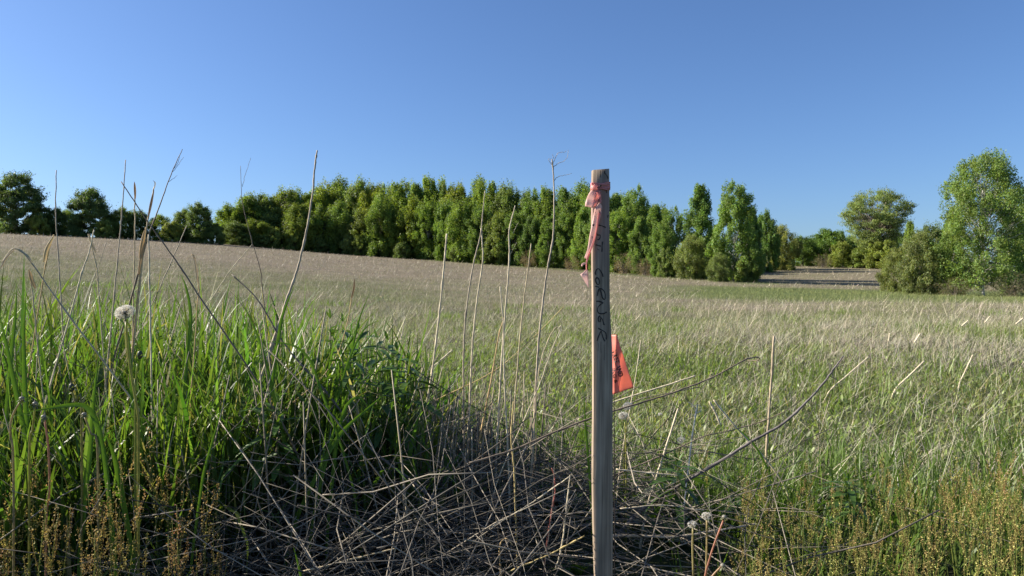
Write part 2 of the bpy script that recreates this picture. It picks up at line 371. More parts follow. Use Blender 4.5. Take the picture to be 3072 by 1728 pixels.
# ------------------------------------------------------------------ trees
def tree_mesh(kind, seed, H, W, t0, prof, nclump, per, leaf, crad, stretch=(1, 1, 1), radial=0.0, top=0, trunk_r=.16, trunk_top=.85, inner=.45, stems=1, col=(.075, .115, .028), bark=(.2, .18, .15), limbs=.35, spike=0.0, lobes=.22, var=.28):
    r = np.random.default_rng(seed)
    def radius(t, th):
        ph = r0
        lob = 1+lobes*(np.sin(2*th+ph[0]+5*t)*.5+np.sin(3*th+ph[1]-7*t)*.5+np.sin(11*t+ph[2]+th)*.45)
        return W/2*np.vectorize(prof)(t)*lob
    r0 = r.uniform(0, 6.28, 4)
    # clumps of foliage spread through the crown, most of them towards its outside
    tt = []
    while len(tt) < nclump:
        t = r.uniform(0, 1)
        if r.random() < (prof(t)+.12)/1.12: tt.append(t)
    tt = np.array(tt); th = r.uniform(0, 2*np.pi, nclump)
    f = np.sqrt(r.uniform(inner**2, 1, nclump))
    R = radius(tt, th)*f
    lean = r.normal(0, .02*H, 2)
    cz = H*(t0+(1-t0)*tt)
    cen = np.stack([R*np.cos(th)+lean[0]*tt, R*np.sin(th)+lean[1]*tt, cz], 1)
    if top:                                            # leading shoots that break the outline
        k = r.integers(0, nclump, top)
        cen[k, 2] += r.uniform(.02, .07, top)*H*(cen[k, 2] > .5*H)
    cs = crad*r.uniform(.6, 1.35, nclump)
    m = r.poisson(per, nclump); idx = np.repeat(np.arange(nclump), m); n = len(idx)
    g = r.normal(0, 1, (n, 3)); g /= np.linalg.norm(g, axis=1, keepdims=True)
    g *= (r.random((n, 1))**.3)
    g *= np.array(stretch)
    out = cen[idx]-np.array([0, 0, 1])*0; od = out.copy(); od[:, 2] = (od[:, 2]-H*.35)*.6; od /= np.linalg.norm(od, axis=1, keepdims=True)+1e-6
    if radial: g += od*(np.abs(r.normal(0, radial, (n, 1))))
    P = cen[idx]+g*cs[idx][:, None]
    if spike: P += od*(r.random((n, 1))**2*spike*.9*(r.random((n, 1)) < .35))
    nr = r.normal(0, 1, (n, 3))+g/np.maximum(np.linalg.norm(g, axis=1, keepdims=True), .1)*.9+np.array([0, 0, .35])
    nr /= np.linalg.norm(nr, axis=1, keepdims=True)
    a = np.cross(nr, r.normal(0, 1, (n, 3))); a /= np.linalg.norm(a, axis=1, keepdims=True)+1e-9
    b = np.cross(nr, a)
    s = leaf*r.uniform(.6, 1.35, (n, 1))
    V = np.stack([P-a*s*.55, P+b*s*.36, P+a*s*.55+nr*s*.08, P-b*s*.36], 1).reshape(-1, 3)
    Q = np.arange(n*4).reshape(-1, 4)
    cc = np.array(col)*np.array([2.3, 2.2, 2.05])*r.uniform(1-var, 1+var, (nclump, 1))[idx]*r.uniform(.78, 1.22, (n, 1))*(1+r.normal(0, .10, (n, 3))*np.array([1, .3, .5]))
    crown = make_mesh('crown', V, Q, None, np.repeat(cc, 4, 0))
    # trunk(s) with limbs
    S = Soup()
    for k in range(stems):
        o = np.array([0, 0, 0.]) if stems == 1 else np.array([r.normal(0, .05*W), r.normal(0, .05*W), 0])
        e = np.array([lean[0]*trunk_top, lean[1]*trunk_top, H*trunk_top]) if stems == 1 else np.array([r.normal(0, .26*W), r.normal(0, .26*W), H*trunk_top*r.uniform(.6, 1)])
        mid = (o+e)/2+np.array([r.normal(0, .02*H), r.normal(0, .02*H), 0]); q1 = o+(e-o)*.2+np.array([r.normal(0, .008*H), r.normal(0, .008*H), 0])
        path = smooth_path([o-np.array([0, 0, .3]), q1, mid, e], 9)
        rad = trunk_r*np.linspace(1, .22, 9)*(1 if stems == 1 else r.uniform(.6, 1)); rad[0] *= 1.25
        S.add(*tube_arrays(path[None], rad[None], 7), col=np.array(bark)*r.uniform(.85, 1.15))
    for i in np.nonzero(r.random(nclump) < limbs)[0]:
        zt = min(cen[i, 2]*r.uniform(.45, .8), H*trunk_top*.95); tk = zt/(H*trunk_top)
        root = np.array([lean[0]*trunk_top*tk, lean[1]*trunk_top*tk, zt])
        midp = (root+cen[i])/2+np.array([0, 0, -.03*H*r.random()])
        S.add(*tube_arrays(smooth_path([root, midp, cen[i]], 5)[None], (trunk_r*.34*(1-.5*tk)*np.linspace(1, .25, 5))[None], 4, cap=False), col=np.array(bark)*.8)
    return S.mesh('trunk', smooth=True), crown

def p_ovoid(t): return np.sqrt(np.maximum(0, 1-((t-.42)/.60)**2))**.9 if t < 1 else 0
def p_oval_full(t): return max(0, 1-max(0, (t-.35)/.66)**3.2)**.62*(.8+.2*min(1, t*3))
def p_cone(t): return max(0, (1-t)**.62*(.55+.45*min(1, t*5)))
def p_dome(t): return max(0, 1-max(0, (t-.25)/.76)**2.1)**.6*(.75+.25*min(1, t*4))
def p_vase(t): return max(0, min(1, .30+1.0*t**.8))*max(0, 1-max(0, (t-.55)/.46)**2.2)**.55
def p_bush(t): return max(0, 1-max(0, (t-.3)/.72)**2.3)**.6*(.7+.3*min(1, t*3))

PROTO = {}
def proto(key, *a, **k): PROTO[key] = (a[2], a[3], tree_mesh(*a, **k))
WOODC = (.078, .118, .026)
proto('wood1', 'wood', 11, 15, 7.2, .03, p_oval_full, 115, 300, .30, 1.1, radial=.25, top=14, stretch=(.85, .85, 1.5), col=WOODC, spike=.8, lobes=.3)
proto('wood2', 'wood', 12, 15, 6.6, .05, p_ovoid, 110, 300, .29, 1.05, radial=.25, top=14, stretch=(.8, .8, 1.6), col=WOODC, spike=.8, lobes=.32)
proto('wood3', 'wood', 13, 15, 8.4, .06, p_oval_full, 120, 320, .30, 1.2, radial=.25, top=10, stretch=(.9, .9, 1.35), col=(.082, .116, .025), spike=.8, lobes=.34)
proto('wood4', 'wood', 14, 15, 6.0, .02, p_cone, 110, 280, .29, .95, radial=.3, stretch=(.8, .8, 1.6), top=8, col=WOODC, spike=.8, lobes=.25)
proto('aspen1', 'aspen', 21, 13, 5.4, .05, p_cone, 190, 200, .22, .66, radial=.3, top=14, col=(.075, .12, .03), bark=(.42, .41, .35), trunk_r=.13, limbs=.4, spike=.3, lobes=.35, stretch=(.8, .8, 1.25))
proto('aspen2', 'aspen', 22, 13, 6.2, .04, p_ovoid, 210, 200, .22, .70, radial=.3, top=14, col=(.075, .12, .03), bark=(.42, .41, .35), trunk_r=.13, limbs=.4, spike=.3, lobes=.38, stretch=(.8, .8, 1.25))
proto('aspen_big', 'aspen', 24, 14.5, 8.6, .09, p_ovoid, 420, 150, .165, .64, radial=.2, top=24, col=(.080, .122, .036), bark=(.55, .53, .47), trunk_r=.14, limbs=.5, spike=.22, lobes=.30, inner=.3, stretch=(1, 1, 1.2))
proto('maple', 'maple', 31, 12, 10, .04, p_dome, 190, 260, .30, .95, radial=.8, top=8, col=(.056, .086, .028), spike=.55, lobes=.2, stretch=(1.1, 1.1, .65))
proto('oak', 'oak', 32, 11, 9, .05, p_dome, 170, 260, .29, .9, radial=.6, top=6, col=(.062, .093, .027), spike=.4, lobes=.25, stretch=(1.1, 1.1, .7))
proto('elm', 'elm', 41, 13, 15.5, .20, p_vase, 330, 150, .21, .9, radial=.35, top=6, col=(.070, .098, .036), bark=(.30, .26, .20), trunk_r=.42, trunk_top=.72, limbs=.85, spike=.5, lobes=.16, inner=.5, stretch=(1.35, 1.35, .5), var=.35)
proto('round', 'round', 51, 8, 9.5, .03, p_dome, 140, 260, .25, .8, radial=.4, col=(.058, .098, .022), lobes=.15, spike=.25)
proto('willow', 'willow', 61, 6, 7, .02, p_bush, 190, 170, .17, .58, radial=.4, top=10, col=(.084, .108, .038), bark=(.16, .14, .11), stems=7, trunk_r=.07, limbs=.15, spike=.3, lobes=.2, inner=.3, var=.35)
proto('shrub', 'shrub', 62, 5, 5.6, .0, p_bush, 120, 230, .20, .58, radial=.3, top=8, col=(.074, .104, .030), bark=(.16, .14, .11), stems=6, trunk_r=.06, limbs=.15, spike=.3, lobes=.25, var=.35)
proto('brush', 'brush', 63, 4, 6, .03, p_bush, 90, 34, .14, .6, radial=.5, col=(.085, .08, .05), bark=(.15, .125, .10), stems=16, trunk_r=.045, trunk_top=.95, limbs=.5, spike=.5, lobes=.25)

def plant_tree(name, label, key, x, top, width, Y=None, dY=0, tint=(1, 1, 1), base=None, group=None, rot=None, cat='tree'):
    """x, top, width read off the print; the foot stands on the meadow at depth Y"""
    u = (x*KD-1536)/F
    if Y is None: Y = float(edge_depth(u))+dY
    X = u*Y; zg = float(height(X, Y)) if base is None else base
    ztop = CZ-(top*KD-864)/F*Y
    H0, W0, (tm, cm) = PROTO[key]
    o = empty(name, (X, Y, zg)); s = max(.15, (ztop-zg)/H0)/1.03; w = width*KD/F*Y/W0/1.08
    o.scale = (w, w, s); o.rotation_euler = (0, 0, rng.uniform(0, 6.28) if rot is None else rot)
    t = link('trunk', tm, M['bark'], o); c = link('crown', cm, M['tree_leaf'], o)
    c.color = (*tint, 1)
    return set_tag(o, label, cat, group)

DK = (.88, .92, .95); YG = (1.28, 1.16, .9); OL = (1.15, 1.0, 1.1); NG = (1, 1, 1); LT = (1.15, 1.12, .95)
# the hedge row on the hill crest, left to right
plant_tree('maple_tree', 'big dark round maple at the left edge of the photo, tallest of the hedge row', 'maple', 42, 446, 120, Y=146, tint=DK)
plant_tree('hedge_shrub', 'low yellow green shrub at the foot of the big dark maple', 'shrub', 98, 545, 50, Y=143, tint=YG, cat='shrub')
plant_tree('hedge_tree', 'small dark bushy tree between the two dark maples', 'oak', 140, 527, 62, Y=149, tint=DK)
plant_tree('hedge_tree', 'pale green low tree behind the left side of the domed maple', 'wood1', 182, 532, 55, Y=153, tint=LT)
plant_tree('maple_tree', 'dark domed maple on the crest, second tall crown from left', 'maple', 226, 482, 92, Y=146, tint=(.9, .95, .95))
plant_tree('hedge_shrub', 'round low shrub just right of the domed maple trunk', 'shrub', 263, 556, 48, Y=143, tint=LT, cat='shrub')
plant_tree('hedge_tree', 'olive tree right of the domed maple behind crossing dead stalks', 'oak', 306, 526, 58, Y=149, tint=LT)
plant_tree('hedge_tree', 'dark low tree behind the crossed dead stalks', 'oak', 350, 533, 52, Y=150, tint=DK)
plant_tree('hedge_tree', 'light green low tree right of the crossed dead stalks', 'wood1', 402, 545, 55, Y=150, tint=YG)
plant_tree('hedge_shrub', 'yellow green shrub low in the hedge left of the pointed tree', 'shrub', 432, 560, 50, Y=147, tint=YG, cat='shrub')
plant_tree('hedge_tree', 'round tree leaning on the left of the pointed hedge tree', 'oak', 462, 530, 58, Y=153, tint=NG)
plant_tree('hedge_tree', 'pointed dark tree standing before the dip in the skyline', 'oak', 503, 515, 66, Y=151, tint=(.95, .98, .95))
plant_tree('hedge_shrub', 'low round shrub in the dip between hedge and wood', 'shrub', 545, 566, 44, Y=152, tint=NG, cat='shrub')
# the wood: skyline crowns standing in its second rank
sky_row = [(588, 520, 60, 'wood2', LT), (612, 503, 64, 'wood1', NG), (650, 496, 66, 'oak', NG), (688, 496, 64, 'wood3', NG), (722, 484, 62, 'oak', YG), (757, 487, 60, 'wood2', LT),
           (790, 482, 60, 'wood1', YG), (828, 466, 66, 'wood3', YG), (868, 463, 60, 'wood1', NG), (903, 462, 58, 'oak', LT), (938, 470, 60, 'wood3', YG), (975, 472, 60, 'aspen2', YG),
           (1012, 464, 56, 'wood2', LT), (1048, 461, 54, 'aspen1', LT), (1086, 454, 56, 'wood2', LT), (1120, 466, 58, 'round', YG), (1156, 472, 58, 'wood3', YG), (1192, 466, 54, 'wood1', NG),
           (1228, 464, 58, 'wood2', LT), (1268, 474, 60, 'oak', LT), (1305, 486, 56, 'wood3', LT), (1342, 482, 58, 'aspen2', NG), (1382, 480, 56, 'wood2', NG), (1418, 472, 54, 'aspen1', DK),
           (1452, 476, 60, 'wood1', DK), (1498, 482, 60, 'aspen2', NG), (1548, 486, 56, 'aspen1', NG), (1600, 478, 64, 'aspen2', NG), (1648, 514, 56, 'aspen1', NG), (1690, 528, 56, 'aspen2', NG)]
marks = ['above the dip where the wood begins', 'rounding off the left shoulder of the wood', 'dark against the sky over the left shoulder', 'with a flat top left of the tallest dead stalk', 'loose and pale left of the tallest dead stalk',
         'just left of the tallest dead stalk', 'right behind the tallest dead stalk', 'bright yellow green right of the tallest dead stalk', 'broad and even on the left skyline', 'level with its left neighbour on the skyline',
         'bright beneath a shallow notch of the skyline', 'low between two higher crowns', 'rising left of the peak of the wood', 'narrow beside the peak of the wood', 'forming the highest peak of the wood',
         'yellowish just right of the highest peak', 'round and yellow left of the forked dead stalks', 'behind the tip of the forked dead stalks', 'tufted right of the forked stalks', 'behind the knobbly leaning stalk',
         'in the hollow right of the knobbly stalk', 'left of the branching dead stalk', 'behind the branching dead stalk', 'dark just right of the branching stalk', 'dark close to the pink ribbon',
         'hidden behind the top of the stake', 'just right of the stake top', 'with wispy leaders right of the stake', 'lower on the slope right of the stake', 'at the saddle left of the dark pair of aspens']
for (x, tp, w, key, tint), mk in zip(sky_row, marks):
    j = rng.uniform(.92, 1.08); plant_tree('wood_tree', 'skyline crown of the wood '+mk, key, x, tp, w*1.4, dY=9+rng.uniform(-2, 3), tint=tuple(np.array(tint)*j), group='trees of the wood')
# front rank
front = [(596, 558, 56, 'oak', NG, 'at the left end of the wood front'), (636, 540, 60, 'wood3', NG, 'broad and dark below the left shoulder'), (680, 545, 54, 'oak', DK, 'in shade left of the tallest stalk foot'),
         (716, 530, 50, 'aspen1', LT, 'pale and narrow left of the tallest stalk'), (762, 520, 62, 'wood3', NG, 'large behind the tallest dead stalk'), (812, 505, 70, 'round', YG, 'wide and yellow green right of the tallest stalk'),
         (862, 520, 52, 'wood1', DK, 'dark between two bright crowns'), (916, 523, 66, 'oak', YG, 'egg shaped and bright with dark gaps both sides'), (958, 512, 52, 'wood2', DK, 'narrow and dark beside the egg shaped crown'),
         (992, 520, 56, 'wood2', LT, 'egg shaped right of centre left'), (1034, 500, 56, 'wood1', YG, 'tall and pale below the narrow skyline crown'), (1078, 508, 56, 'aspen2', LT, 'tall below the highest peak'),
         (1122, 520, 60, 'round', LT, 'behind the short dead stalk'), (1170, 510, 54, 'wood2', NG, 'left of the forked stalks'), (1212, 525, 54, 'aspen2', NG, 'behind the forked dead stalks'),
         (1252, 535, 54, 'oak', YG, 'bright between the forked and knobbly stalks'), (1296, 540, 56, 'aspen2', NG, 'behind the knobbly stalk'), (1338, 545, 52, 'round', NG, 'above the short stalk left of the branching one'),
         (1380, 530, 54, 'aspen1', NG, 'slender behind the branching stalk'), (1424, 540, 56, 'aspen2', NG, 'between branching stalk and ribbon'), (1462, 530, 54, 'aspen1', LT, 'left of the hanging ribbon'),
         (1506, 545, 52, 'aspen2', NG, 'behind the lettered stake'), (1556, 520, 62, 'aspen2', LT, 'airy with a pale trunk right of the stake'), (1612, 545, 62, 'aspen1', NG, 'broad at its foot right of the stake'),
         (1664, 560, 54, 'aspen2', NG, 'low and even left of the dark pair')]
for x, tp, w, key, tint, mk in front:
    j = rng.uniform(.92, 1.08); plant_tree('wood_tree', 'front rank tree of the wood, '+mk, key, x, tp+rng.uniform(-10, 16), w*rng.uniform(1.15, 1.5), dY=1.5+rng.uniform(-2, 3), tint=tuple(np.array(tint)*j), group='trees of the wood')
# hidden rank that closes the wood
for k, x in enumerate(range(600, 1700, 46)):
    tp = np.interp(x, [590, 700, 850, 1090, 1300, 1600, 1720], [530, 500, 478, 474, 492, 500, 540])
    plant_tree('wood_tree', 'shaded tree deep inside the wood, glimpsed between nearer crowns', ['wood1', 'wood3', 'wood2'][k % 3], x, tp+rng.uniform(0, 12), 70, dY=17, tint=NG, group='shaded trees inside the wood')
# undergrowth at the foot of the wood
low = [(612, 588, 46, NG, 'at the left foot of the wood'), (660, 592, 44, DK, 'dark left of the paired round shrubs'), (690, 575, 42, LT, 'left one of two round shrubs below the tallest stalk'), (737, 573, 46, LT, 'right one of two round shrubs below the tallest stalk'),
       (800, 596, 44, DK, 'in shade right of the tallest stalk'), (880, 592, 44, NG, 'below the dark narrow crown'), (905, 598, 40, LT, 'bright at the foot of the egg shaped crown'), (1010, 612, 42, DK, 'shaded at the centre left wood edge'),
       (1150, 622, 42, NG, 'left of the forked stalks at the wood edge'), (1215, 628, 42, NG, 'at the wood edge behind forked stalks'), (1330, 632, 42, OL, 'greyish left of the branching stalk'), (1440, 645, 44, OL, 'greyish left of the ribbon tail'),
       (1570, 640, 54, OL, 'grey olive right of the stake'), (1625, 650, 50, OL, 'grey olive with bare twigs right of the stake'), (1675, 630, 50, NG, 'green left of the willow clump')]
for x, tp, w, tint, mk in low:
    plant_tree('wood_shrub', 'low shrub '+mk, 'shrub' if tint is not OL else 'brush', x, tp, w, dY=-2, tint=tint, group='shrubs along the wood', cat='shrub')
# the dark pair of aspens at the right end of the wood and what stands round them
plant_tree('aspen_tree', 'dark left aspen of the tall pair at the end of the wood', 'aspen1', 1763, 463, 100, Y=102, tint=(.9, .95, .95))
plant_tree('aspen_tree', 'bright right aspen of the tall pair at the end of the wood', 'aspen2', 1846, 466, 112, Y=94, tint=(1.05, 1.05, 1))
plant_tree('aspen_tree', 'shorter dark aspen tucked behind the right of the pair', 'aspen1', 1892, 520, 62, Y=99, tint=DK)
plant_tree('wood_tree', 'domed tree peeking out right of the tall aspen pair', 'round', 1925, 538, 70, Y=122, tint=(.95, 1, .95))
plant_tree('willow_shrub', 'rounded olive willow in front of the tall aspen pair', 'willow', 1742, 598, 86, Y=99, tint=(1.05, 1.05, 1), cat='shrub')
plant_tree('willow_shrub', 'small grey willow at the foot of the right tall aspen', 'willow', 1810, 640, 60, Y=91, tint=(.9, .95, .9), cat='shrub')
plant_tree('wood_shrub', 'leafy low shrub at the right end of the wood', 'shrub', 1880, 640, 60, Y=92, tint=LT, cat='shrub')
# the gap and the far side of it
plant_tree('willow_shrub', 'pale olive willow standing alone at the left of the gap', 'willow', 1962, 574, 98, Y=128, tint=(1.25, 1.12, .95), cat='shrub')
plant_tree('far_tree', 'small green tree right of the pale willow in the gap', 'round', 2020, 598, 84, Y=142, tint=(1.05, 1, .9))
plant_tree('far_tree', 'dark green domed tree at the middle of the gap', 'round', 2086, 580, 108, Y=146, tint=(1, 1.02, .9))
plant_tree('far_tree', 'dark tree in shade between domed tree and elm', 'oak', 2136, 598, 84, Y=150, tint=DK)
plant_tree('far_tree', 'pale green tree filling the gap behind the grey low bush', 'round', 2050, 604, 96, Y=152, tint=LT)
plant_tree('far_tree', 'low rounded tree behind the foot of the elm', 'round', 2178, 606, 90, Y=150, tint=NG)
plant_tree('far_tree', 'rounded tree behind the thin bright young tree', 'round', 2268, 590, 80, Y=140, tint=NG)
plant_tree('far_shrub', 'bright pointed shrub below the spreading elm', 'shrub', 2117, 612, 66, Y=134, tint=YG, cat='shrub')
plant_tree('far_shrub', 'grey low bush left of the bright pointed shrub', 'brush', 2072, 640, 44, Y=134, tint=NG, cat='shrub')
plant_tree('far_shrub', 'low yellow green bush at the foot of the elm', 'shrub', 2165, 626, 78, Y=132, tint=LT, cat='shrub')
plant_tree('far_shrub', 'low bush right of the elm trunk', 'shrub', 2222, 606, 84, Y=128, tint=YG, cat='shrub')
plant_tree('elm_tree', 'spreading vase shaped elm with bare trunk above the bushes', 'elm', 2204, 480, 172, Y=132, tint=(1.3, 1.25, 1.1), rot=1.1)
plant_tree('far_tree', 'thin bright young tree right of the elm', 'aspen1', 2290, 555, 44, Y=110, tint=YG)
plant_tree('far_tree', 'dark rounded tree behind the grey willow, left of the large aspen', 'oak', 2342, 572, 90, Y=92, tint=(1.05, .98, 1.1))
plant_tree('willow_shrub', 'tall grey olive willow left of the large aspen', 'willow', 2318, 594, 118, Y=62, tint=(.95, .92, .95), cat='shrub')
plant_tree('willow_shrub', 'wide olive willow at the right end of the gap', 'willow', 2262, 630, 90, Y=72, tint=(1.05, 1, .9), cat='shrub')
plant_tree('aspen_tree', 'large airy aspen near the right edge of the photo', 'aspen_big', 2474, 384, 214, Y=60, tint=(1.08, 1.06, 1), rot=.4)
plant_tree('aspen_tree', 'aspen cut by the right edge behind the large one', 'aspen2', 2572, 470, 110, Y=65, tint=NG)
plant_tree('aspen_tree', 'slim aspen stem leaning out left of the large aspen crown', 'aspen1', 2398, 520, 84, Y=64, tint=LT)
plant_tree('brush_shrub', 'twiggy grey brush below the large aspen', 'brush', 2545, 690, 100, Y=57, tint=NG, cat='shrub')
plant_tree('brush_shrub', 'twiggy brush between the willow and the large aspen trunks', 'brush', 2400, 700, 80, Y=59, tint=NG, cat='shrub')
# ------------------------------------------------------------------ survey stake, ribbon, pin flag
def wood_material():
    m, nt, N, L = nodes_of('weathered_lath')
    out = N.new('ShaderNodeOutputMaterial'); p = N.new('ShaderNodeBsdfPrincipled'); tc = N.new('ShaderNodeTexCoord')
    mp = N.new('ShaderNodeMapping'); mp.inputs['Scale'].default_value = (150, 150, 5); L.new(tc.outputs['Object'], mp.inputs['Vector'])
    n1 = N.new('ShaderNodeTexNoise'); n1.inputs['Scale'].default_value = 1; n1.inputs['Detail'].default_value = 6; n1.inputs['Distortion'].default_value = .6; L.new(mp.outputs[0], n1.inputs['Vector'])
    r = N.new('ShaderNodeValToRGB'); e = r.color_ramp.elements
    e[0].position = .3; e[0].color = (.195, .146, .104, 1); e[1].position = .72; e[1].color = (.475, .37, .275, 1); L.new(n1.outputs['Fac'], r.inputs[0])
    n2 = N.new('ShaderNodeTexNoise'); n2.inputs['Scale'].default_value = 9; n2.inputs['Detail'].default_value = 4; L.new(tc.outputs['Object'], n2.inputs['Vector'])
    mr = N.new('ShaderNodeMapRange'); mr.inputs['From Min'].default_value = .3; mr.inputs['From Max'].default_value = .7; mr.inputs['To Min'].default_value = .78; mr.inputs['To Max'].default_value = 1.15; L.new(n2.outputs['Fac'], mr.inputs['Value'])
    mx = N.new('ShaderNodeMix'); mx.data_type = 'RGBA'; mx.blend_type = 'MULTIPLY'; mx.inputs[0].default_value = 1; L.new(r.outputs[0], mx.inputs[6]); L.new(mr.outputs['Result'], mx.inputs[7])
    # pink dye washed out of the ribbon down the upper face
    sx = N.new('ShaderNodeSeparateXYZ'); L.new(tc.outputs['Object'], sx.inputs[0])
    up = N.new('ShaderNodeMapRange'); up.inputs['From Min'].default_value = .80; up.inputs['From Max'].default_value = .93; L.new(sx.outputs['Z'], up.inputs['Value'])
    top = N.new('ShaderNodeMapRange'); top.inputs['From Min'].default_value = 1.04; top.inputs['From Max'].default_value = 1.02; L.new(sx.outputs['Z'], top.inputs['Value'])
    mu = N.new('ShaderNodeMath'); mu.operation = 'MULTIPLY'; L.new(up.outputs[0], mu.inputs[0]); L.new(top.outputs[0], mu.inputs[1])
    m2 = N.new('ShaderNodeMath'); m2.operation = 'MULTIPLY'; m2.inputs[1].default_value = .55; L.new(mu.outputs[0], m2.inputs[0])
    dye = N.new('ShaderNodeMix'); dye.data_type = 'RGBA'; dye.blend_type = 'MIX'; dye.inputs[7].default_value = (.33, .19, .175, 1)
    L.new(m2.outputs[0], dye.inputs[0]); L.new(mx.outputs[2], dye.inputs[6]); L.new(dye.outputs[2], p.inputs['Base Color'])
    p.inputs['Roughness'].default_value = .85; p.inputs['Specular IOR Level'].default_value = .2
    b = N.new('ShaderNodeBump'); b.inputs['Strength'].default_value = .5; b.inputs['Distance'].default_value = .0015; L.new(n1.outputs['Fac'], b.inputs['Height']); L.new(b.outputs[0], p.inputs['Normal'])
    L.new(p.outputs[0], out.inputs[0]); return m
M['lath'] = wood_material()
def plain(name, col, rough=.6, trans=0.0, tcol=None, spec=.3, fleck=0):
    m, nt, N, L = nodes_of(name)
    out = N.new('ShaderNodeOutputMaterial'); p = N.new('ShaderNodeBsdfPrincipled'); p.inputs['Roughness'].default_value = rough; p.inputs['Specular IOR Level'].default_value = spec
    tc = N.new('ShaderNodeTexCoord'); nz = N.new('ShaderNodeTexNoise'); nz.inputs['Scale'].default_value = 45; nz.inputs['Detail'].default_value = 4; L.new(tc.outputs['Object'], nz.inputs['Vector'])
    mr = N.new('ShaderNodeMapRange'); mr.inputs['To Min'].default_value = .92; mr.inputs['To Max'].default_value = 1.06; L.new(nz.outputs['Fac'], mr.inputs['Value'])
    mx = N.new('ShaderNodeMix'); mx.data_type = 'RGBA'; mx.blend_type = 'MULTIPLY'; mx.inputs[0].default_value = 1; mx.inputs[6].default_value = (*col, 1); L.new(mr.outputs['Result'], mx.inputs[7])
    c = mx.outputs[2]
    L.new(c, p.inputs['Base Color'])
    if trans:
        tr = N.new('ShaderNodeBsdfTranslucent'); tr.inputs['Color'].default_value = (*(tcol or col), 1)
        ms = N.new('ShaderNodeMixShader'); ms.inputs[0].default_value = trans; L.new(p.outputs[0], ms.inputs[1]); L.new(tr.outputs[0], ms.inputs[2]); L.new(ms.outputs[0], out.inputs[0])
    else: L.new(p.outputs[0], out.inputs[0])
    return m
M['ink'] = plain('marker_ink', (.045, .037, .034), .7)
M['crack'] = plain('split_wood', (.03, .024, .02), .9)
M['ribbon'] = plain('pink_flagging_tape', (.90, .46, .43), .45, .6, (1.0, .60, .55), .5)
M['ribbon_pale'] = plain('pale_flagging_tape', (.93, .68, .61), .45, .6, (1.0, .78, .72), .5)  # paler tone of the same tape
M['vinyl'] = plain('orange_vinyl', (.95, .36, .27), .4, .55, (1.0, .48, .36), .5)
M['wire'] = plain('flag_wire', (.035, .03, .03), .45)
M['print'] = plain('black_print', (.012, .008, .008), .5)

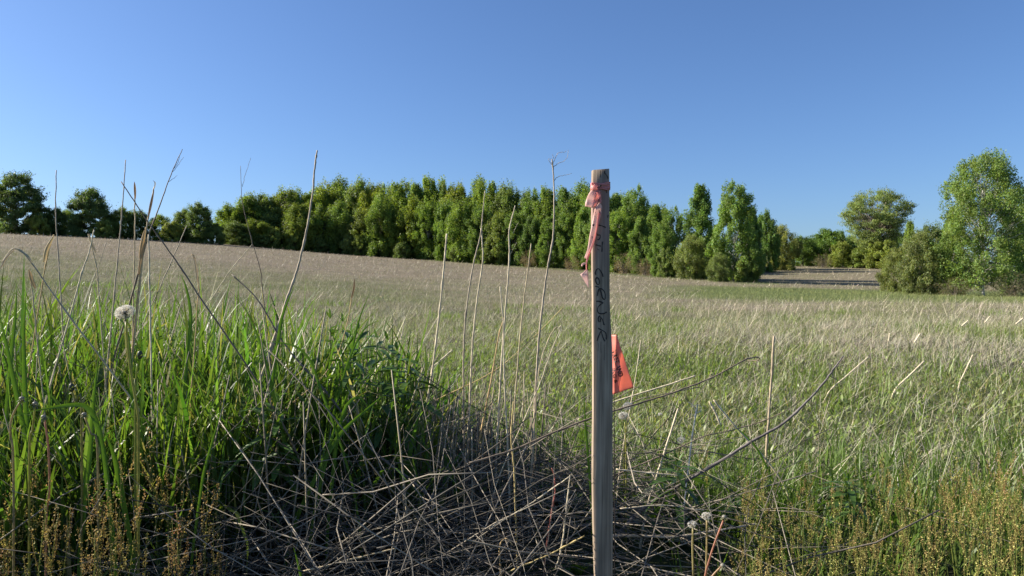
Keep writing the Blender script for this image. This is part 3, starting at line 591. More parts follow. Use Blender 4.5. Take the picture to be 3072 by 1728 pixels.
YS = 1.72; TH = .019                                     # stake depth and thickness
def sp(px, py, Y=YS):                                      # position on the print's full grid, at depth Y
    return at(px/KD, py/KD, Y)
def stake():
    root = empty('survey_stake', (sp(1808, 864)[0], YS, 0))
    prof = [(510, 1777.5, 1827.5), (560, 1776.5, 1828), (700, 1776, 1828), (800, 1776.5, 1828.5), (900, 1778, 1829), (960, 1778, 1831.5), (1040, 1778.5, 1836),
            (1130, 1779, 1838), (1250, 1779, 1838), (1330, 1778, 1838), (1430, 1777.5, 1839), (1550, 1779, 1839.5), (1728, 1784, 1840), (1850, 1786, 1838), (1990, 1800, 1814)]
    TW = -.09
    V, Q = [], []
    ch = .0012
    for k, (py, xl, xr) in enumerate(prof):
        tw = TW; wane = float(np.interp(py, [1150, 1730], [ch, .0068]))          # bark edge left on the lower right corner
        z = CZ-(py-864)/F*YS; a = (xl-1536)/F*YS; b = (xr-1536)/F*YS; cx = (a+b)/2; h = (b-a)/2
        ring = [(-h+ch, 0), (h-wane, 0), (h, max(ch, wane*1.2)), (h, TH-ch), (h-ch, TH), (-h+ch, TH), (-h, TH-ch), (-h, ch)]
        c, s = math.cos(-tw), math.sin(-tw)
        for i, (x, y) in enumerate(ring):
            zz = z+(.0035 if (k == 0 and i in (1, 2, 3, 4)) else 0)
            y0 = y-TH/2
            V.append((cx+x*c-y0*s-root.location.x, TH/2+x*s+y0*c, zz))
    for k in range(len(prof)-1):
        for i in range(8):
            Q.append((k*8+i, k*8+(i+1) % 8, (k+1)*8+(i+1) % 8, (k+1)*8+i))
    T = [(0, i+1, i) for i in range(1, 7)]
    me = make_mesh('lath', V, Q, T); link('lath', me, M['lath'], root)
    # marker strokes (traced letter by letter), each pen letter its own piece
    def stroke(name, pts, w, mat, y0):
        fy = lambda X: X*math.sin(.09)-.0006
        p = smooth_path([( (1760+x/7.244-1536)/F*YS-root.location.x, fy((1760+x/7.244-1536)/F*YS-root.location.x+.002), CZ-((y0+y/7.244)-864)/F*YS) for x, y in pts], max(6, 5*len(pts)))
        n = len(p); tg = np.gradient(p, axis=0); nr = np.stack([-tg[:, 2], 0*tg[:, 0], tg[:, 0]], 1); nr /= np.linalg.norm(nr, axis=1, keepdims=True)+1e-9
        ww = w/7.244/F*YS*.5*(1+.25*np.sin(np.linspace(0, 9, n)))
        a = p+nr*ww[:, None]; b = p-nr*ww[:, None]
        V = np.concatenate([a, b, a+[0, .0012, 0], b+[0, .0012, 0]]); i = np.arange(n-1)
        Q = np.concatenate([np.stack([i, i+1, n+i+1, n+i], 1), np.stack([2*n+i, 3*n+i, 3*n+i+1, 2*n+i+1], 1), np.stack([i, 2*n+i, 2*n+i+1, i+1], 1), np.stack([n+i, n+i+1, 3*n+i+1, 3*n+i], 1)])
        return V, Q
    letters = [
        (660, [[(255, 112), (320, 122), (418, 160)]], 22),                                                         # L
        (660, [[(205, 290), (235, 325), (290, 330), (293, 375), (270, 420), (230, 425)]], 20),                        # O
        (660, [[(190, 540), (250, 552), (308, 568)], [(345, 468), (340, 520), (335, 600), (332, 690)]], 22),          # T
        (660, [[(195, 1195), (186, 1140), (215, 1075), (262, 1060), (305, 1110), (340, 1180), (358, 1235)]], 22),     # C
        (660, [[(215, 1245), (188, 1290), (205, 1360), (245, 1405), (275, 1370), (268, 1300), (235, 1255), (205, 1262)]], 22),  # o
        (860, [[(185, -8), (230, 0), (262, 15)], [(228, 200), (245, 110), (268, 48), (330, 50), (385, 110), (408, 180), (405, 260), (375, 275), (345, 240), (310, 120), (285, 60)]], 22),  # R
        (860, [[(205, 318), (260, 315), (310, 330), (352, 350), (310, 378), (265, 420), (235, 470), (235, 530), (265, 575), (330, 585), (385, 578), (440, 548)]], 22),  # N
        (860, [[(262, 770), (250, 700), (270, 640), (300, 665), (335, 700), (360, 760), (370, 815), (395, 822)], [(300, 690), (292, 770)]], 22),          # e
        (860, [[(250, 895), (290, 925), (350, 955), (410, 1000), (430, 1080), (425, 1150)], [(225, 1180), (255, 1080), (310, 970), (335, 1040), (365, 1130), (400, 1185)]], 22)]   # R
    for y0, sts, w in letters:
        S = Soup()
        for s in sts: S.add(*stroke('x', s, w, 'ink', y0))
        link('pen_letter', S.mesh('pen_letter'), M['ink'], root)
    for y0, s, w in ((660, [(385, -1070), (395, -1020), (425, -990), (452, -945), (470, -900)], 14), (660, [(300, -1075), (300, -1000), (292, -930)], 10), (660, [(430, -640), (436, -590)], 12),
                     (660, [(470, -110), (462, -55)], 16), (660, [(225, 628), (275, 655)], 10), (860, [(360, 590), (365, 700), (360, 780)], 4), (860, [(310, 1190), (305, 1300), (310, 1440)], 5), (860, [(250, 1230), (245, 1400)], 4), (860, [(380, 1260), (385, 1420), (378, 1600)], 4)):
        V, Q = stroke('crack', s, w, 'crack', y0); link('split', make_mesh('split', V, Q), M['crack'], root)
    set_tag(root, 'weathered wooden survey stake with marker lettering and a pink ribbon', 'stake')
stake()

def sheet(name, left, right, mat, parent, yoff, wave=.0012, n=26, thick=.0003, zoom=(1700, 480, 3.623), Y=YS, curl=0.0, org=(0, 0, 0)):
    """a strip of tape between two traced edges, slightly wavy"""
    zx, zy, zs = zoom
    A = smooth_path([(zx+x/zs, zy+y/zs) for x, y in left], n); B = smooth_path([(zx+x/zs, zy+y/zs) for x, y in right], n)
    m = 6; V = []
    for k in range(n):
        for j in range(m):
            t = j/(m-1); q = A[k]*(1-t)+B[k]*t
            y = Y+yoff+wave*.45*math.sin(k*.5+t*1.6)+wave*.35*math.cos(k*.23-t*3)-curl*math.sin(math.pi*t)
            V.append(sp(q[0], q[1], y)-np.array(org))
    V = np.array(V); i, j = np.meshgrid(np.arange(n-1), np.arange(m-1), indexing='ij')
    Q = np.stack([i*m+j, i*m+j+1, (i+1)*m+j+1, (i+1)*m+j], -1).reshape(-1, 4)
    o = link(name, make_mesh(name, V, Q, None, None, smooth=True), mat, parent)
    so = o.modifiers.new('thickness', 'SOLIDIFY'); so.thickness = thick; so.offset = 0
    return o
def ribbon():
    org = sp(1800, 560); root = empty('ribbon', org)
    # band wrapped round the stake: a loop of wrinkled tape
    cx = sp(1802.5, 560)[0]; hw = 26.6/F*YS; z1 = sp(0, 547)[2]; z0 = sp(0, 570)[2]
    ring = []
    for (a, b, n) in (((-hw-.0012, -.0022), (hw+.0012, -.0022), 14), ((hw+.0012, -.0022), (hw+.0012, TH+.0015), 4), ((hw+.0012, TH+.0015), (-hw-.0012, TH+.0015), 8), ((-hw-.0012, TH+.0015), (-hw-.0012, -.0022), 4)):
        for k in range(n): ring.append(np.array(a)+(np.array(b)-np.array(a))*k/n)
    ring = np.array(ring); n = len(ring); m = 10; V = []
    for i in range(n):
        for j in range(m):
            t = j/(m-1); pinch = .25*math.exp(-((ring[i][0]+.001)/.008)**2)*(ring[i][1] < 0)
            z = z0+(z1-z0)*(.5+(t-.5)*(1-pinch))+.0007*math.sin(i*.9+3*t)
            y = ring[i][1]-(.0011*math.sin(t*17+i*.22)+.0010*math.sin(t*8-i*.5) if ring[i][1] < 0 else 0)
            V.append(np.array([cx+ring[i][0], YS+y, z])-org)
    i, j = np.meshgrid(np.arange(n), np.arange(m-1), indexing='ij')
    Q = np.stack([i*m+j, ((i+1) % n)*m+j, ((i+1) % n)*m+j+1, i*m+j+1], -1).reshape(-1, 4)
    b = link('band', make_mesh('band', np.array(V), Q, None, None, True), M['ribbon'], root); so = b.modifiers.new('thickness', 'SOLIDIFY'); so.thickness = .0003
    # knot: a crumpled lump
    kc = sp(1783.5, 563, YS-.006)-org; V = []
    for a in range(7):
        for c in range(10):
            th = a/6*math.pi; ph = c/10*2*math.pi; r = .0062*(1+.22*math.sin(3*ph+2*a)+.15*math.sin(5*ph-a))
            V.append(kc+np.array([r*1.15*math.sin(th)*math.cos(ph), r*.8*math.sin(th)*math.sin(ph), r*1.1*math.cos(th)]))
    Q = [(a*10+c, a*10+(c+1) % 10, (a+1)*10+(c+1) % 10, (a+1)*10+c) for a in range(6) for c in range(10)]
    link('knot', make_mesh('knot', V, Q, None, None, True), M['ribbon'], root)
    K = dict(parent=root, org=org)
    sheet('loop', [(287, 312), (250, 350), (222, 405), (205, 460), (198, 502)], [(322, 330), (318, 390), (308, 440), (296, 490), (280, 522)], M['ribbon_pale'], yoff=-.008, wave=.0022, **K)
    sheet('loop', [(300, 320), (290, 400), (278, 460), (270, 512)], [(350, 335), (356, 380), (350, 440), (318, 505)], M['ribbon'], yoff=-.0045, wave=.001, **K)
    sheet('tail', [(318, 325), (328, 370), (340, 410), (357, 462)], [(366, 335), (376, 400), (378, 440), (374, 476)], M['ribbon'], yoff=-.0068, wave=.0010, **K)
    sheet('tail', [(352, 462), (312, 520), (298, 560), (276, 690), (247, 830), (228, 960), (190, 1066)], [(366, 462), (386, 512), (372, 600), (342, 715), (312, 860), (272, 968), (232, 1078)], M['ribbon_pale'], yoff=-.0055, wave=.0016, n=40, **K)
    sheet('tail', [(344, 560), (330, 660), (312, 780), (280, 890), (246, 985), (214, 1075), (209, 1130), (208, 1196)], [(372, 575), (345, 700), (318, 830), (288, 930), (262, 1000), (236, 1078), (222, 1130), (221, 1200)], M['ribbon'], yoff=-.0085, wave=.0008, n=40, **K)
    sheet('torn_hook', [(210, 1116), (182, 1116), (163, 1130), (156, 1150)], [(208, 1134), (190, 1134), (178, 1145), (168, 1160)], M['ribbon_pale'], yoff=-.004, wave=.0015, n=12, **K)
    sheet('torn_end', [(212, 1188), (180, 1220), (150, 1247), (175, 1285), (205, 1335), (236, 1388)], [(224, 1190), (229, 1215), (234, 1250), (236, 1290), (238, 1340), (240, 1390)], M['ribbon_pale'], yoff=-.003, wave=.0022, n=18, **K)
    for x, y, w, h in ((372, 278, 13, 10), (350, 300, 9, 4), (352, 432, 6, 12), (354, 556, 6, 14), (290, 708, 12, 14), (276, 842, 7, 18), (312, 570, 3, 3), (330, 588, 3, 3), (310, 610, 4, 3), (296, 672, 3, 4)):
        S = []; c = sp(1700+x/3.623, 480+y/3.623, YS-.0125)-org; k = 9
        for i in range(k):
            r = rng.uniform(.6, 1.2); S.append(c+np.array([math.cos(i/k*6.283)*w*r, 0, math.sin(i/k*6.283)*h*r])/3.623/F*YS)
        S.append(c); V = np.array(S); V = np.concatenate([V, V+np.array([0, .0015, 0])])
        T = [(k, i, (i+1) % k) for i in range(k)]+[(2*k+1, k+1+(i+1) % k, k+1+i) for i in range(k)]
        Q = [(i, (i+1) % k, k+1+(i+1) % k, k+1+i) for i in range(k)]
        link('dark_fleck', make_mesh('dark_fleck', V, Q, T), M['ink'], root)
    set_tag(root, 'pink flagging ribbon knotted round the stake top with torn fluttering tails', 'ribbon')
ribbon()

def pin_flag():
    YF = 1.80
    def q(x, y): return (1820+x/6.9, 990+y/6.9)
    org = np.array([sp(1842.5, 0, YF)[0], YF, 0]); root = empty('pin_flag', org)
    zt = sp(*q(160, 95), YF)[2]
    path = np.array([[0, 0, -.12], [.001, 0, .2], [0, 0, .4], [0, 0, zt]])
    link('wire_staff', Soupify(*tube_arrays(smooth_path(path, 14)[None], np.full((1, 14), .0011), 6)), M['wire'], root)
    def fold(x, z):                                        # the vinyl turns away either side of a soft crease
        zx = 200+ (z-400)*-.03
        return -.010*math.exp(-((x-zx)/70)**2)+.00003*abs(x-zx)+.002*math.sin(z*.012)
    n, m = 30, 18; V = []
    for k in range(n):
        t = k/(n-1)
        xl = 20+5*math.sin(t*6); yl = 95+t*(1372-95)
        xr = 205+t*(565-205); yr = 100+t*(1190-100)
        for j in range(m):
            s = j/(m-1); x = xl+(xr-xl)*s; y = yl+(yr-yl)*s
            x += (5*math.sin(k*1.7)+4*math.sin(k*2.9)) if j == m-1 else 0
            V.append(sp(*q(x, y), YF+fold(x, y)-.003)-org)
    i, j = np.meshgrid(np.arange(n-1), np.arange(m-1), indexing='ij')
    Q = np.stack([i*m+j, i*m+j+1, (i+1)*m+j+1, (i+1)*m+j], -1).reshape(-1, 4)
    fl = link('flag', make_mesh('flag', np.array(V), Q, None, None, True), M['vinyl'], root); so = fl.modifiers.new('thickness', 'SOLIDIFY'); so.thickness = .0003
    def lettering(word, start, end, capz, bold):
        cu = bpy.data.curves.new('lettering', 'FONT'); cu.body = word; cu.size = 1; cu.offset = bold
        tmp = bpy.data.objects.new('lettering', cu); C.objects.link(tmp); dg = bpy.context.evaluated_depsgraph_get()
        me = bpy.data.meshes.new_from_object(tmp.evaluated_get(dg)); bpy.data.objects.remove(tmp)
        co = np.array([v.co[:] for v in me.vertices]); w = co[:, 0].max()
        st, en = np.array(start, float), np.array(end, float); d = (en-st)/w; L = np.linalg.norm(en-st); up = np.array([d[1], -d[0]])/np.linalg.norm(d)*capz/.72
        for v, c in zip(me.vertices, co):
            x, y = st+d*c[0]+up*c[1]
            v.co = sp(*q(x, y), YF+fold(x, y)-.0036-.0002)-org
        me.materials.clear()
        return me
    for word, st, en, cap, b in (('VREELAND', (100, 440), (256, 978), 98, .035), ('ING &', (96, 800), (164, 1110), 74, .012)):
        link('lettering', lettering(word, st, en, cap, b), M['print'], fl)
    set_tag(root, 'orange vinyl survey flag with black capitals on a wire behind the stake', 'flag')
def Soupify(V, Q, T, col=(1, 1, 1), smooth=True):
    s = Soup(); s.add(V, Q, T, col); return s.mesh('mesh', smooth)
pin_flag()
# ------------------------------------------------------------------ foreground plants
TAN = (.52, .42, .26); GREY = (.44, .36, .26); DARK = (.20, .155, .11); PALE = (.64, .54, .37); GOLD = (.52, .40, .17); PINKY = (.50, .28, .18); GRN = (.20, .27, .06); OCH = (.55, .38, .18)
def stalk(name, label, pts, Y, r0, r1, col, twigs=(), ground=True, Y1=None, group=None, nodes=5, cat='stalk', husk=()):
    """dead stem through points of the print, root end first; r in millimetres"""
    Y1 = Y if Y1 is None else Y1
    P = [at(x, y, Y+(Y1-Y)*k/max(1, len(pts)-1)) for k, (x, y) in enumerate(pts)]
    if ground and P[0][2] > 0:
        d = P[0]-P[1]; d /= np.linalg.norm(d); s = min(.9, P[0][2]/max(.25, -d[2])); g = P[0]+d*s*.5; g[2] = P[0][2]*.5; e = P[0]+d*s*.8; e[2] = -.02
        P = [e, g]+P
    org = P[0].copy(); P = np.array(P)-org
    n = max(14, 7*len(P)); path = smooth_path(P, n); L = np.linalg.norm(P[-1]-P[0])
    path[1:-1] += rng.normal(0, .0004, (n-2, 3))
    rad = np.linspace(r0, r1, n)*.001*rng.uniform(.93, 1.07, n)
    for k in rng.integers(2, n-2, nodes): rad[k] *= 1.28
    c = np.array(col)*rng.uniform(.85, 1.15, (n, 1)); c = np.repeat(c, 7, 0)
    parts = bool(len(twigs) or len(husk))
    me = Soupify(*tube_arrays(path[None], rad[None], 7), col=c); me.name = name
    if not parts:
        o = link(name, me, M['stem']); o.location = org
    else:
        o = empty(name, org); link('stem', me, M['stem'], o)
        for tw in twigs:
            tp = smooth_path([at(x, y, Y1)-org for x, y in tw], max(8, 5*len(tw)))
            tp[1:-1] += rng.normal(0, .0006, (len(tp)-2, 3))
            link('twig', Soupify(*tube_arrays(tp[None], (np.linspace(max(.55*r1, .7), .45, len(tp))*.001)[None], 5), col=np.array(col)*.9), M['stem'], o)
        for (hx, w, *hp) in husk:                          # clinging dry leaf
            hp = smooth_path([at(x, y, Y1-.004)-org for x, y in hp], 9); m = len(hp)
            ww = w*.001*np.sin(np.pi*np.linspace(.12, 1, m))**.7
            a = hp-np.stack([ww, 0*ww, 0*ww], 1); b = hp+np.stack([ww, .5*ww, 0*ww], 1); mid = hp+np.stack([0*ww, -.6*ww, 0*ww], 1)
            V = np.stack([a, mid, b], 1).reshape(-1, 3); i = np.arange(m-1)*3
            Q = np.concatenate([np.stack([i, i+1, i+4, i+3], 1), np.stack([i+1, i+2, i+5, i+4], 1)])
            link('dry_leaf', make_mesh('dry_leaf', V, Q, None, np.tile(np.array(hx), (len(V), 1)), True), M['straw'], o)
    return set_tag(o, label, cat, group)
SG = 'dead weed stalks'
stalk('dead_stalk', 'thin straight reed stem at far left against the sky', [(152, 730), (147, 640), (140, 545), (142, 428)], 2.3, 2.6, 1.4, GREY)
stalk('dead_stalk', 'straight grey reed stem second from the left rising above the treeline', [(286, 760), (297, 640), (308, 520), (316, 402)], 2.2, 2.8, 1.3, GREY)
stalk('dead_stalk', 'long straight stem leaning left across the other stalks, tip in the sky', [(490, 728), (438, 650), (370, 555), (305, 457)], 2.0, 2.9, 1.3, DARK)
stalk('dead_stalk', 'reed with a narrow brown sheath near its tip, left of the crossing', [(336, 740), (338, 650), (339, 560), (339, 462)], 2.25, 2.5, 1.6, TAN, husk=[((.45, .27, .13), 3.2, (340, 500), (339, 475), (338, 456))])
stalk('dead_stalk', 'reed with a curled feathery tip right of the crossing stalks', [(352, 720), (362, 620), (376, 530), (388, 470)], 2.25, 3.0, 1.6, TAN, husk=[((.30, .20, .12), 3.6, (373, 545), (380, 510), (388, 474)), ((.75, .74, .7), 2.2, (388, 474), (390, 460), (384, 453))])
stalk('dead_stalk', 'dark forked stalk leaning right with fine twigs high in the sky', [(336, 730), (370, 605), (398, 528), (430, 440), (459, 375)], 2.2, 3.6, .9, DARK,
      twigs=[[(432, 436), (450, 412), (462, 395)], [(424, 458), (437, 448), (446, 441)], [(438, 424), (448, 408), (452, 392)]])
stalk('dead_stalk', 'short dry reed with a broad tan leaf beside the forked stalk', [(345, 760), (352, 690), (362, 610), (366, 572)], 2.2, 2.2, 1.4, OCH, husk=[((.58, .40, .2), 6.0, (352, 650), (358, 610), (366, 572)), ((.52, .36, .2), 4.0, (348, 690), (356, 640), (372, 590))])
stalk('dead_stalk', 'pale straight straw standing right of the forked stalk foot', [(378, 800), (376, 700), (374, 590)], 2.1, 2.6, 2.0, PALE)
stalk('dead_stalk', 'thin slanting stalk with a cut top right of the crossing', [(404, 720), (436, 648), (470, 567)], 2.4, 2.0, 1.3, GREY)
stalk('dead_stalk', 'fine dark stem with a wispy fork between crossing stalks and tallest stalk', [(662, 745), (655, 680), (632, 600), (610, 510), (607, 470), (605, 417)], 2.3, 2.0, .6, DARK, twigs=[[(610, 470), (617, 440), (631, 397)], [(606, 497), (602, 495)]])
stalk('dead_stalk', 'tallest dead stalk on the left, curving up to the right with a knobbly tip', [(700, 822), (722, 752), (748, 678), (770, 585), (786, 490), (792, 420), (798, 378)], 2.15, 4.6, 2.0, GREY, nodes=9)
stalk('dead_stalk', 'slanting grass straw left of the tallest stalk foot', [(540, 740), (580, 680), (634, 615)], 2.5, 1.6, 1.0, PALE)
stalk('dead_stalk', 'bent tan reed arching over at the left edge', [(170, 790), (120, 720), (75, 655), (52, 630), (30, 628), (5, 660)], 1.95, 2.6, 1.6, TAN, husk=[((.5, .42, .28), 4.0, (78, 660), (64, 640), (40, 627)), ((.45, .36, .26), 3.0, (35, 628), (14, 650), (0, 680))])
stalk('dead_stalk', 'reed with a folded tan leaf pointing up near the left edge', [(100, 760), (112, 680), (128, 612), (136, 590)], 2.1, 2.0, 1.4, OCH, husk=[((.6, .46, .25), 5.5, (110, 660), (118, 625), (137, 590))])
stalk('dead_stalk', 'short reed with a small orange leaf in the left grass', [(88, 800), (82, 740), (74, 690)], 1.9, 1.8, 1.2, TAN, husk=[((.58, .38, .18), 5, (88, 725), (78, 700), (72, 676))])
stalk('dead_stalk', 'pale leaning straw pair at left, thicker one', [(178, 790), (205, 690), (222, 640), (237, 578)], 2.0, 2.4, 1.6, PALE)
stalk('dead_stalk', 'pale leaning straw pair at left, one with a hanging leaf', [(250, 760), (244, 680), (230, 620), (222, 590)], 2.1, 2.0, 1.3, TAN, husk=[((.55, .42, .25), 3.5, (222, 588), (232, 615), (243, 640))])
stalk('dead_stalk', 'thin straw with forked top in the left meadow', [(200, 800), (240, 690), (268, 610)], 2.3, 1.6, 1.0, GREY)
stalk('dead_stalk', 'thin dry straw leaning left of the dandelion clock', [(300, 770), (308, 730), (318, 668)], 2.5, 1.4, 1.0, TAN)
stalk('dead_stalk', 'dry reed with brown leaves left of the curved thin stem', [(496, 780), (500, 720), (490, 650), (482, 640)], 2.1, 1.8, 1.2, OCH, husk=[((.56, .44, .28), 3.0, (496, 710), (492, 670), (484, 638))])
stalk('fallen_branch', 'dark branch slanting from the left grass down into the straw', [(1150, 1315), (1047, 1219), (922, 1119), (827, 994), (721, 874), (650, 757), (583, 690)], 2.0, 4.2, 1.6, (.15, .125, .10), ground=False, nodes=10, cat='branch', Y1=2.2)
# the upright stalks left of the stake
stalk('dead_stalk', 'short blunt stalk, leftmost of the upright stalks at centre', [(1078, 990), (1092, 900), (1106, 780), (1118, 660), (1124, 588)], 2.5, 4.0, 2.8, PALE, nodes=8)
stalk('dead_stalk', 'left stem of the forked dead stalks', [(1166, 1000), (1166, 900), (1172, 790), (1190, 670), (1209, 590), (1214, 540), (1220, 480)], 2.4, 3.6, 1.5, GREY, nodes=8)
stalk('dead_stalk', 'right stem of the forked dead stalks', [(1182, 1000), (1188, 880), (1198, 770), (1214, 660), (1213, 610), (1210, 575)], 2.42, 3.8, 1.8, PALE, nodes=7)
stalk('dead_stalk', 'knobbly leaning stalk with short side twigs', [(1256, 1010), (1262, 900), (1272, 770), (1281, 650), (1281, 580), (1296, 517)], 2.35, 4.0, 1.6, PALE, nodes=9, twigs=[[(1284, 640), (1290, 628), (1300, 610)], [(1290, 590), (1297, 572), (1304, 560)]])
stalk('dead_stalk', 'bare straight stalk between the knobbly and the branching one', [(1290, 1120), (1298, 980), (1310, 830), (1324, 710), (1336, 613)], 2.3, 3.2, 1.6, TAN, nodes=6)
stalk('dead_stalk', 'tall branching stalk with crooked twigs left of the stake', [(1344, 1060), (1352, 900), (1362, 790), (1378, 670), (1391, 600), (1394, 520), (1392, 440), (1389, 400)], 2.3, 4.2, 1.9, GREY, nodes=8,
      twigs=[[(1391, 410), (1396, 400), (1402, 388), (1410, 383), (1420, 383), (1424, 380)], [(1392, 420), (1404, 411), (1418, 406), (1427, 395), (1430, 377)], [(1390, 415), (1383, 408), (1380, 400), (1388, 400)], [(1394, 454), (1404, 445), (1420, 441), (1439, 436)], [(1393, 398), (1390, 388)]])
stalk('dead_stalk', 'pale sharp straw crossing the knobbly stalk', [(1272, 1020), (1268, 930), (1266, 820), (1258, 720)], 2.2, 3.0, 1.6, PALE)
stalk('dead_stalk', 'yellow bent straw crossing behind the upright stalks', [(1000, 1050), (1130, 990), (1240, 935), (1330, 860), (1420, 770)], 2.45, 2.0, 1.2, GOLD, ground=False)
stalk('dead_stalk', 'curved hooked straw just left of the stake', [(1330, 1030), (1360, 960), (1388, 880), (1412, 822), (1404, 826)], 2.1, 1.6, 1.0, PALE)
stalk('dead_stalk', 'thin straw with a drooping tip close to the stake', [(1345, 1060), (1352, 960), (1366, 890), (1392, 830), (1410, 822)], 2.2, 2.0, 1.2, TAN)
stalk('dead_stalk', 'leaning reed standing left of the crossing yellow straw', [(1225, 1010), (1240, 930), (1256, 840), (1268, 800)], 2.4, 3.0, 2.0, OCH)
stalk('dead_stalk', 'golden dry stem standing in the shaded straw before the stake', [(1297, 1290), (1293, 1180), (1286, 1100), (1292, 1010)], 1.95, 2.6, 2.0, GOLD)
stalk('dead_stalk', 'brown stem standing left of the shaded leafy shoots', [(740, 1010), (800, 960), (845, 900), (872, 820), (892, 706)], 2.2, 2.0, 1.4, OCH, husk=[((.34, .22, .12), 3, (884, 750), (890, 725), (892, 700))])
stalk('dead_stalk', 'slim straw rising from the leafy shoots', [(1060, 960), (1010, 850), (985, 790), (958, 745)], 2.3, 1.6, 1.0, TAN)
# twigs right of the stake
stalk('long_twig', 'long bare twig behind the stake ending in a small hook', [(1180, 1165), (1290, 1132), (1400, 1085), (1500, 1047), (1600, 1017), (1700, 985), (1790, 950), (1860, 912), (1890, 900), (1908, 899), (1906, 906), (1880, 908)], 1.86, 3.0, 1.5, DARK, ground=False, Y1=2.2, cat='twig')
stalk('long_twig', 'dark rough branch rising to the right with broken side twigs', [(1820, 1155), (1900, 1105), (1970, 1065), (2030, 1010), (2070, 965), (2100, 925), (2122, 895)], 2.1, 5.0, 2.0, (.15, .13, .12), ground=True, cat='twig', nodes=8,
      twigs=[[(2090, 940), (2086, 920), (2080, 905)], [(2092, 938), (2100, 960), (2098, 990)], [(2100, 925), (2118, 920), (2132, 922)], [(2088, 945), (2105, 955), (2125, 962)]])
stalk('long_twig', 'thin twig curving below the hooked one', [(1620, 1165), (1700, 1130), (1770, 1098), (1850, 1080), (1930, 1055), (1990, 1025), (2020, 1000)], 2.2, 2.4, 1.2, DARK, cat='twig')
stalk('cut_stalk', 'straight hollow stalk cut off square right of the flag', [(1934, 1050), (1941, 950), (1947, 845)], 2.9, 5.0, 4.2, (.38, .30, .20), cat='stalk')
stalk('cut_stalk', 'pale broken straw with a dark top right of the dandelion clocks', [(1655, 1190), (1680, 1110), (1706, 1028)], 2.2, 3.4, 2.6, PALE, nodes=3)
stalk('dead_stalk', 'whitened curly dry stem right of the flag', [(1735, 1150), (1742, 1090), (1754, 1020)], 2.25, 2.6, 1.8, (.62, .60, .55), twigs=[[(1752, 1040), (1742, 1018), (1730, 1012)], [(1750, 1040), (1765, 1030), (1758, 1018), (1740, 1022)], [(1750, 1050), (1738, 1040)]])
stalk('cut_stalk', 'left leg of the folded reed right of the flag', [(1812, 1068), (1800, 1040), (1785, 1010)], 2.5, 3.4, 3.0, PALE, ground=False)
stalk('cut_stalk', 'right leg of the folded reed right of the flag', [(1858, 1082), (1830, 1050), (1795, 1006)], 2.5, 3.4, 2.6, PALE)
stalk('cut_stalk', 'tall thin straw leaning beside the orange flag', [(1590, 1000), (1602, 930), (1612, 855)], 2.3, 1.8, 1.3, PALE)
stalk('fallen_stick', 'whitish stick lying across the shaded ground right of the stake', [(1490, 1350), (1600, 1348), (1700, 1350), (1800, 1335), (1905, 1318)], 1.95, 3.6, 2.6, GREY, ground=False, cat='stick')
stalk('fallen_stick', 'thin pale straw lying above the whitish stick', [(1560, 1280), (1670, 1271), (1770, 1284)], 1.95, 1.8, 1.3, PALE, ground=False, cat='stick')
stalk('fallen_stick', 'straw with a frayed end lying right of the stake below the clocks', [(1550, 1180), (1640, 1190), (1730, 1198)], 2.1, 2.4, 1.8, PALE, ground=False, cat='stick')
stalk('fallen_stick', 'sunlit straw slanting up to the stake in the straw heap', [(1275, 1440), (1380, 1395), (1470, 1348)], 1.75, 2.0, 1.6, GOLD, ground=False, cat='stick')
stalk('fallen_stick', 'bent sunlit straw shaped like a hook at the bottom', [(1262, 1455), (1256, 1390), (1262, 1362), (1276, 1356), (1290, 1372)], 1.75, 2.0, 1.4, OCH, ground=False, cat='stick')
stalk('fallen_stick', 'sunlit straw with a bent head near the bottom centre', [(760, 1438), (880, 1408), (985, 1382), (992, 1388)], 1.72, 1.9, 1.5, TAN, ground=False, cat='stick')
stalk('fallen_stick', 'pale angled straw standing left of the stake foot', [(1398, 1430), (1412, 1380), (1424, 1290), (1434, 1195)], 1.8, 2.0, 1.6, PALE, ground=False, cat='stick')
stalk('fallen_stick', 'straw leaning from the stake foot up to the angled straw', [(1230, 1330), (1330, 1270), (1434, 1198)], 1.85, 2.0, 1.4, PALE, ground=False, cat='stick')
stalk('dead_stalk', 'curved reddish stem tip in the shade left of the stake', [(1390, 1275), (1396, 1235), (1394, 1195), (1388, 1178)], 1.9, 2.4, 1.4, (.42, .15, .11), ground=True)
# stubble standing about the meadow
stub = [((2130, 945), (2185, 897), 5.0, 8, 'left of the folded stub'), ((2282, 950), (2325, 908), 5.2, 10, 'with its top folded over'), ((2425, 940), (2447, 893), 5.6, 8, 'near the right edge'), ((2236, 858), (2238, 838), 9, 14, 'blackened and short'),
        ((2300, 862), (2316, 838), 8, 16, 'far right of the rough branch'), ((2420, 820), (2436, 806), 12, 22, 'in the straw band at right'), ((2478, 812), (2490, 796), 12, 20, 'bent double in the straw band'), ((2556, 815), (2574, 800), 11, 20, 'at the right edge of the straw band'),
        ((1092, 700+115), (1118, 700+70), 6, 7, 'left of the forked stalks'), ((968, 850), (990, 815), 5, 9, 'left of the leafy shoots top'), ((1010, 850), (1018, 795), 5.2, 6, 'upright above the leafy shoots'), ((1110, 905), (1138, 880), 4.4, 8, 'folded behind the short blunt stalk'),
        ((1095, 880), (1100, 850), 4.6, 8, 'split behind the short blunt stalk'), ((1600, 805), (1612, 790), 12, 14, 'low right of the stake'), ((1690, 965), (1750, 945), 4, 8, 'lying pale above the hooked twig')]
for a, b, Y, r, mk in stub:
    stalk('stubble_stem', 'broken pale stem stub in the meadow '+mk, [a, b], Y, r*.62, r*.5, PALE, nodes=1, group='broken stubs in the meadow', ground=Y < 8, cat='stub')

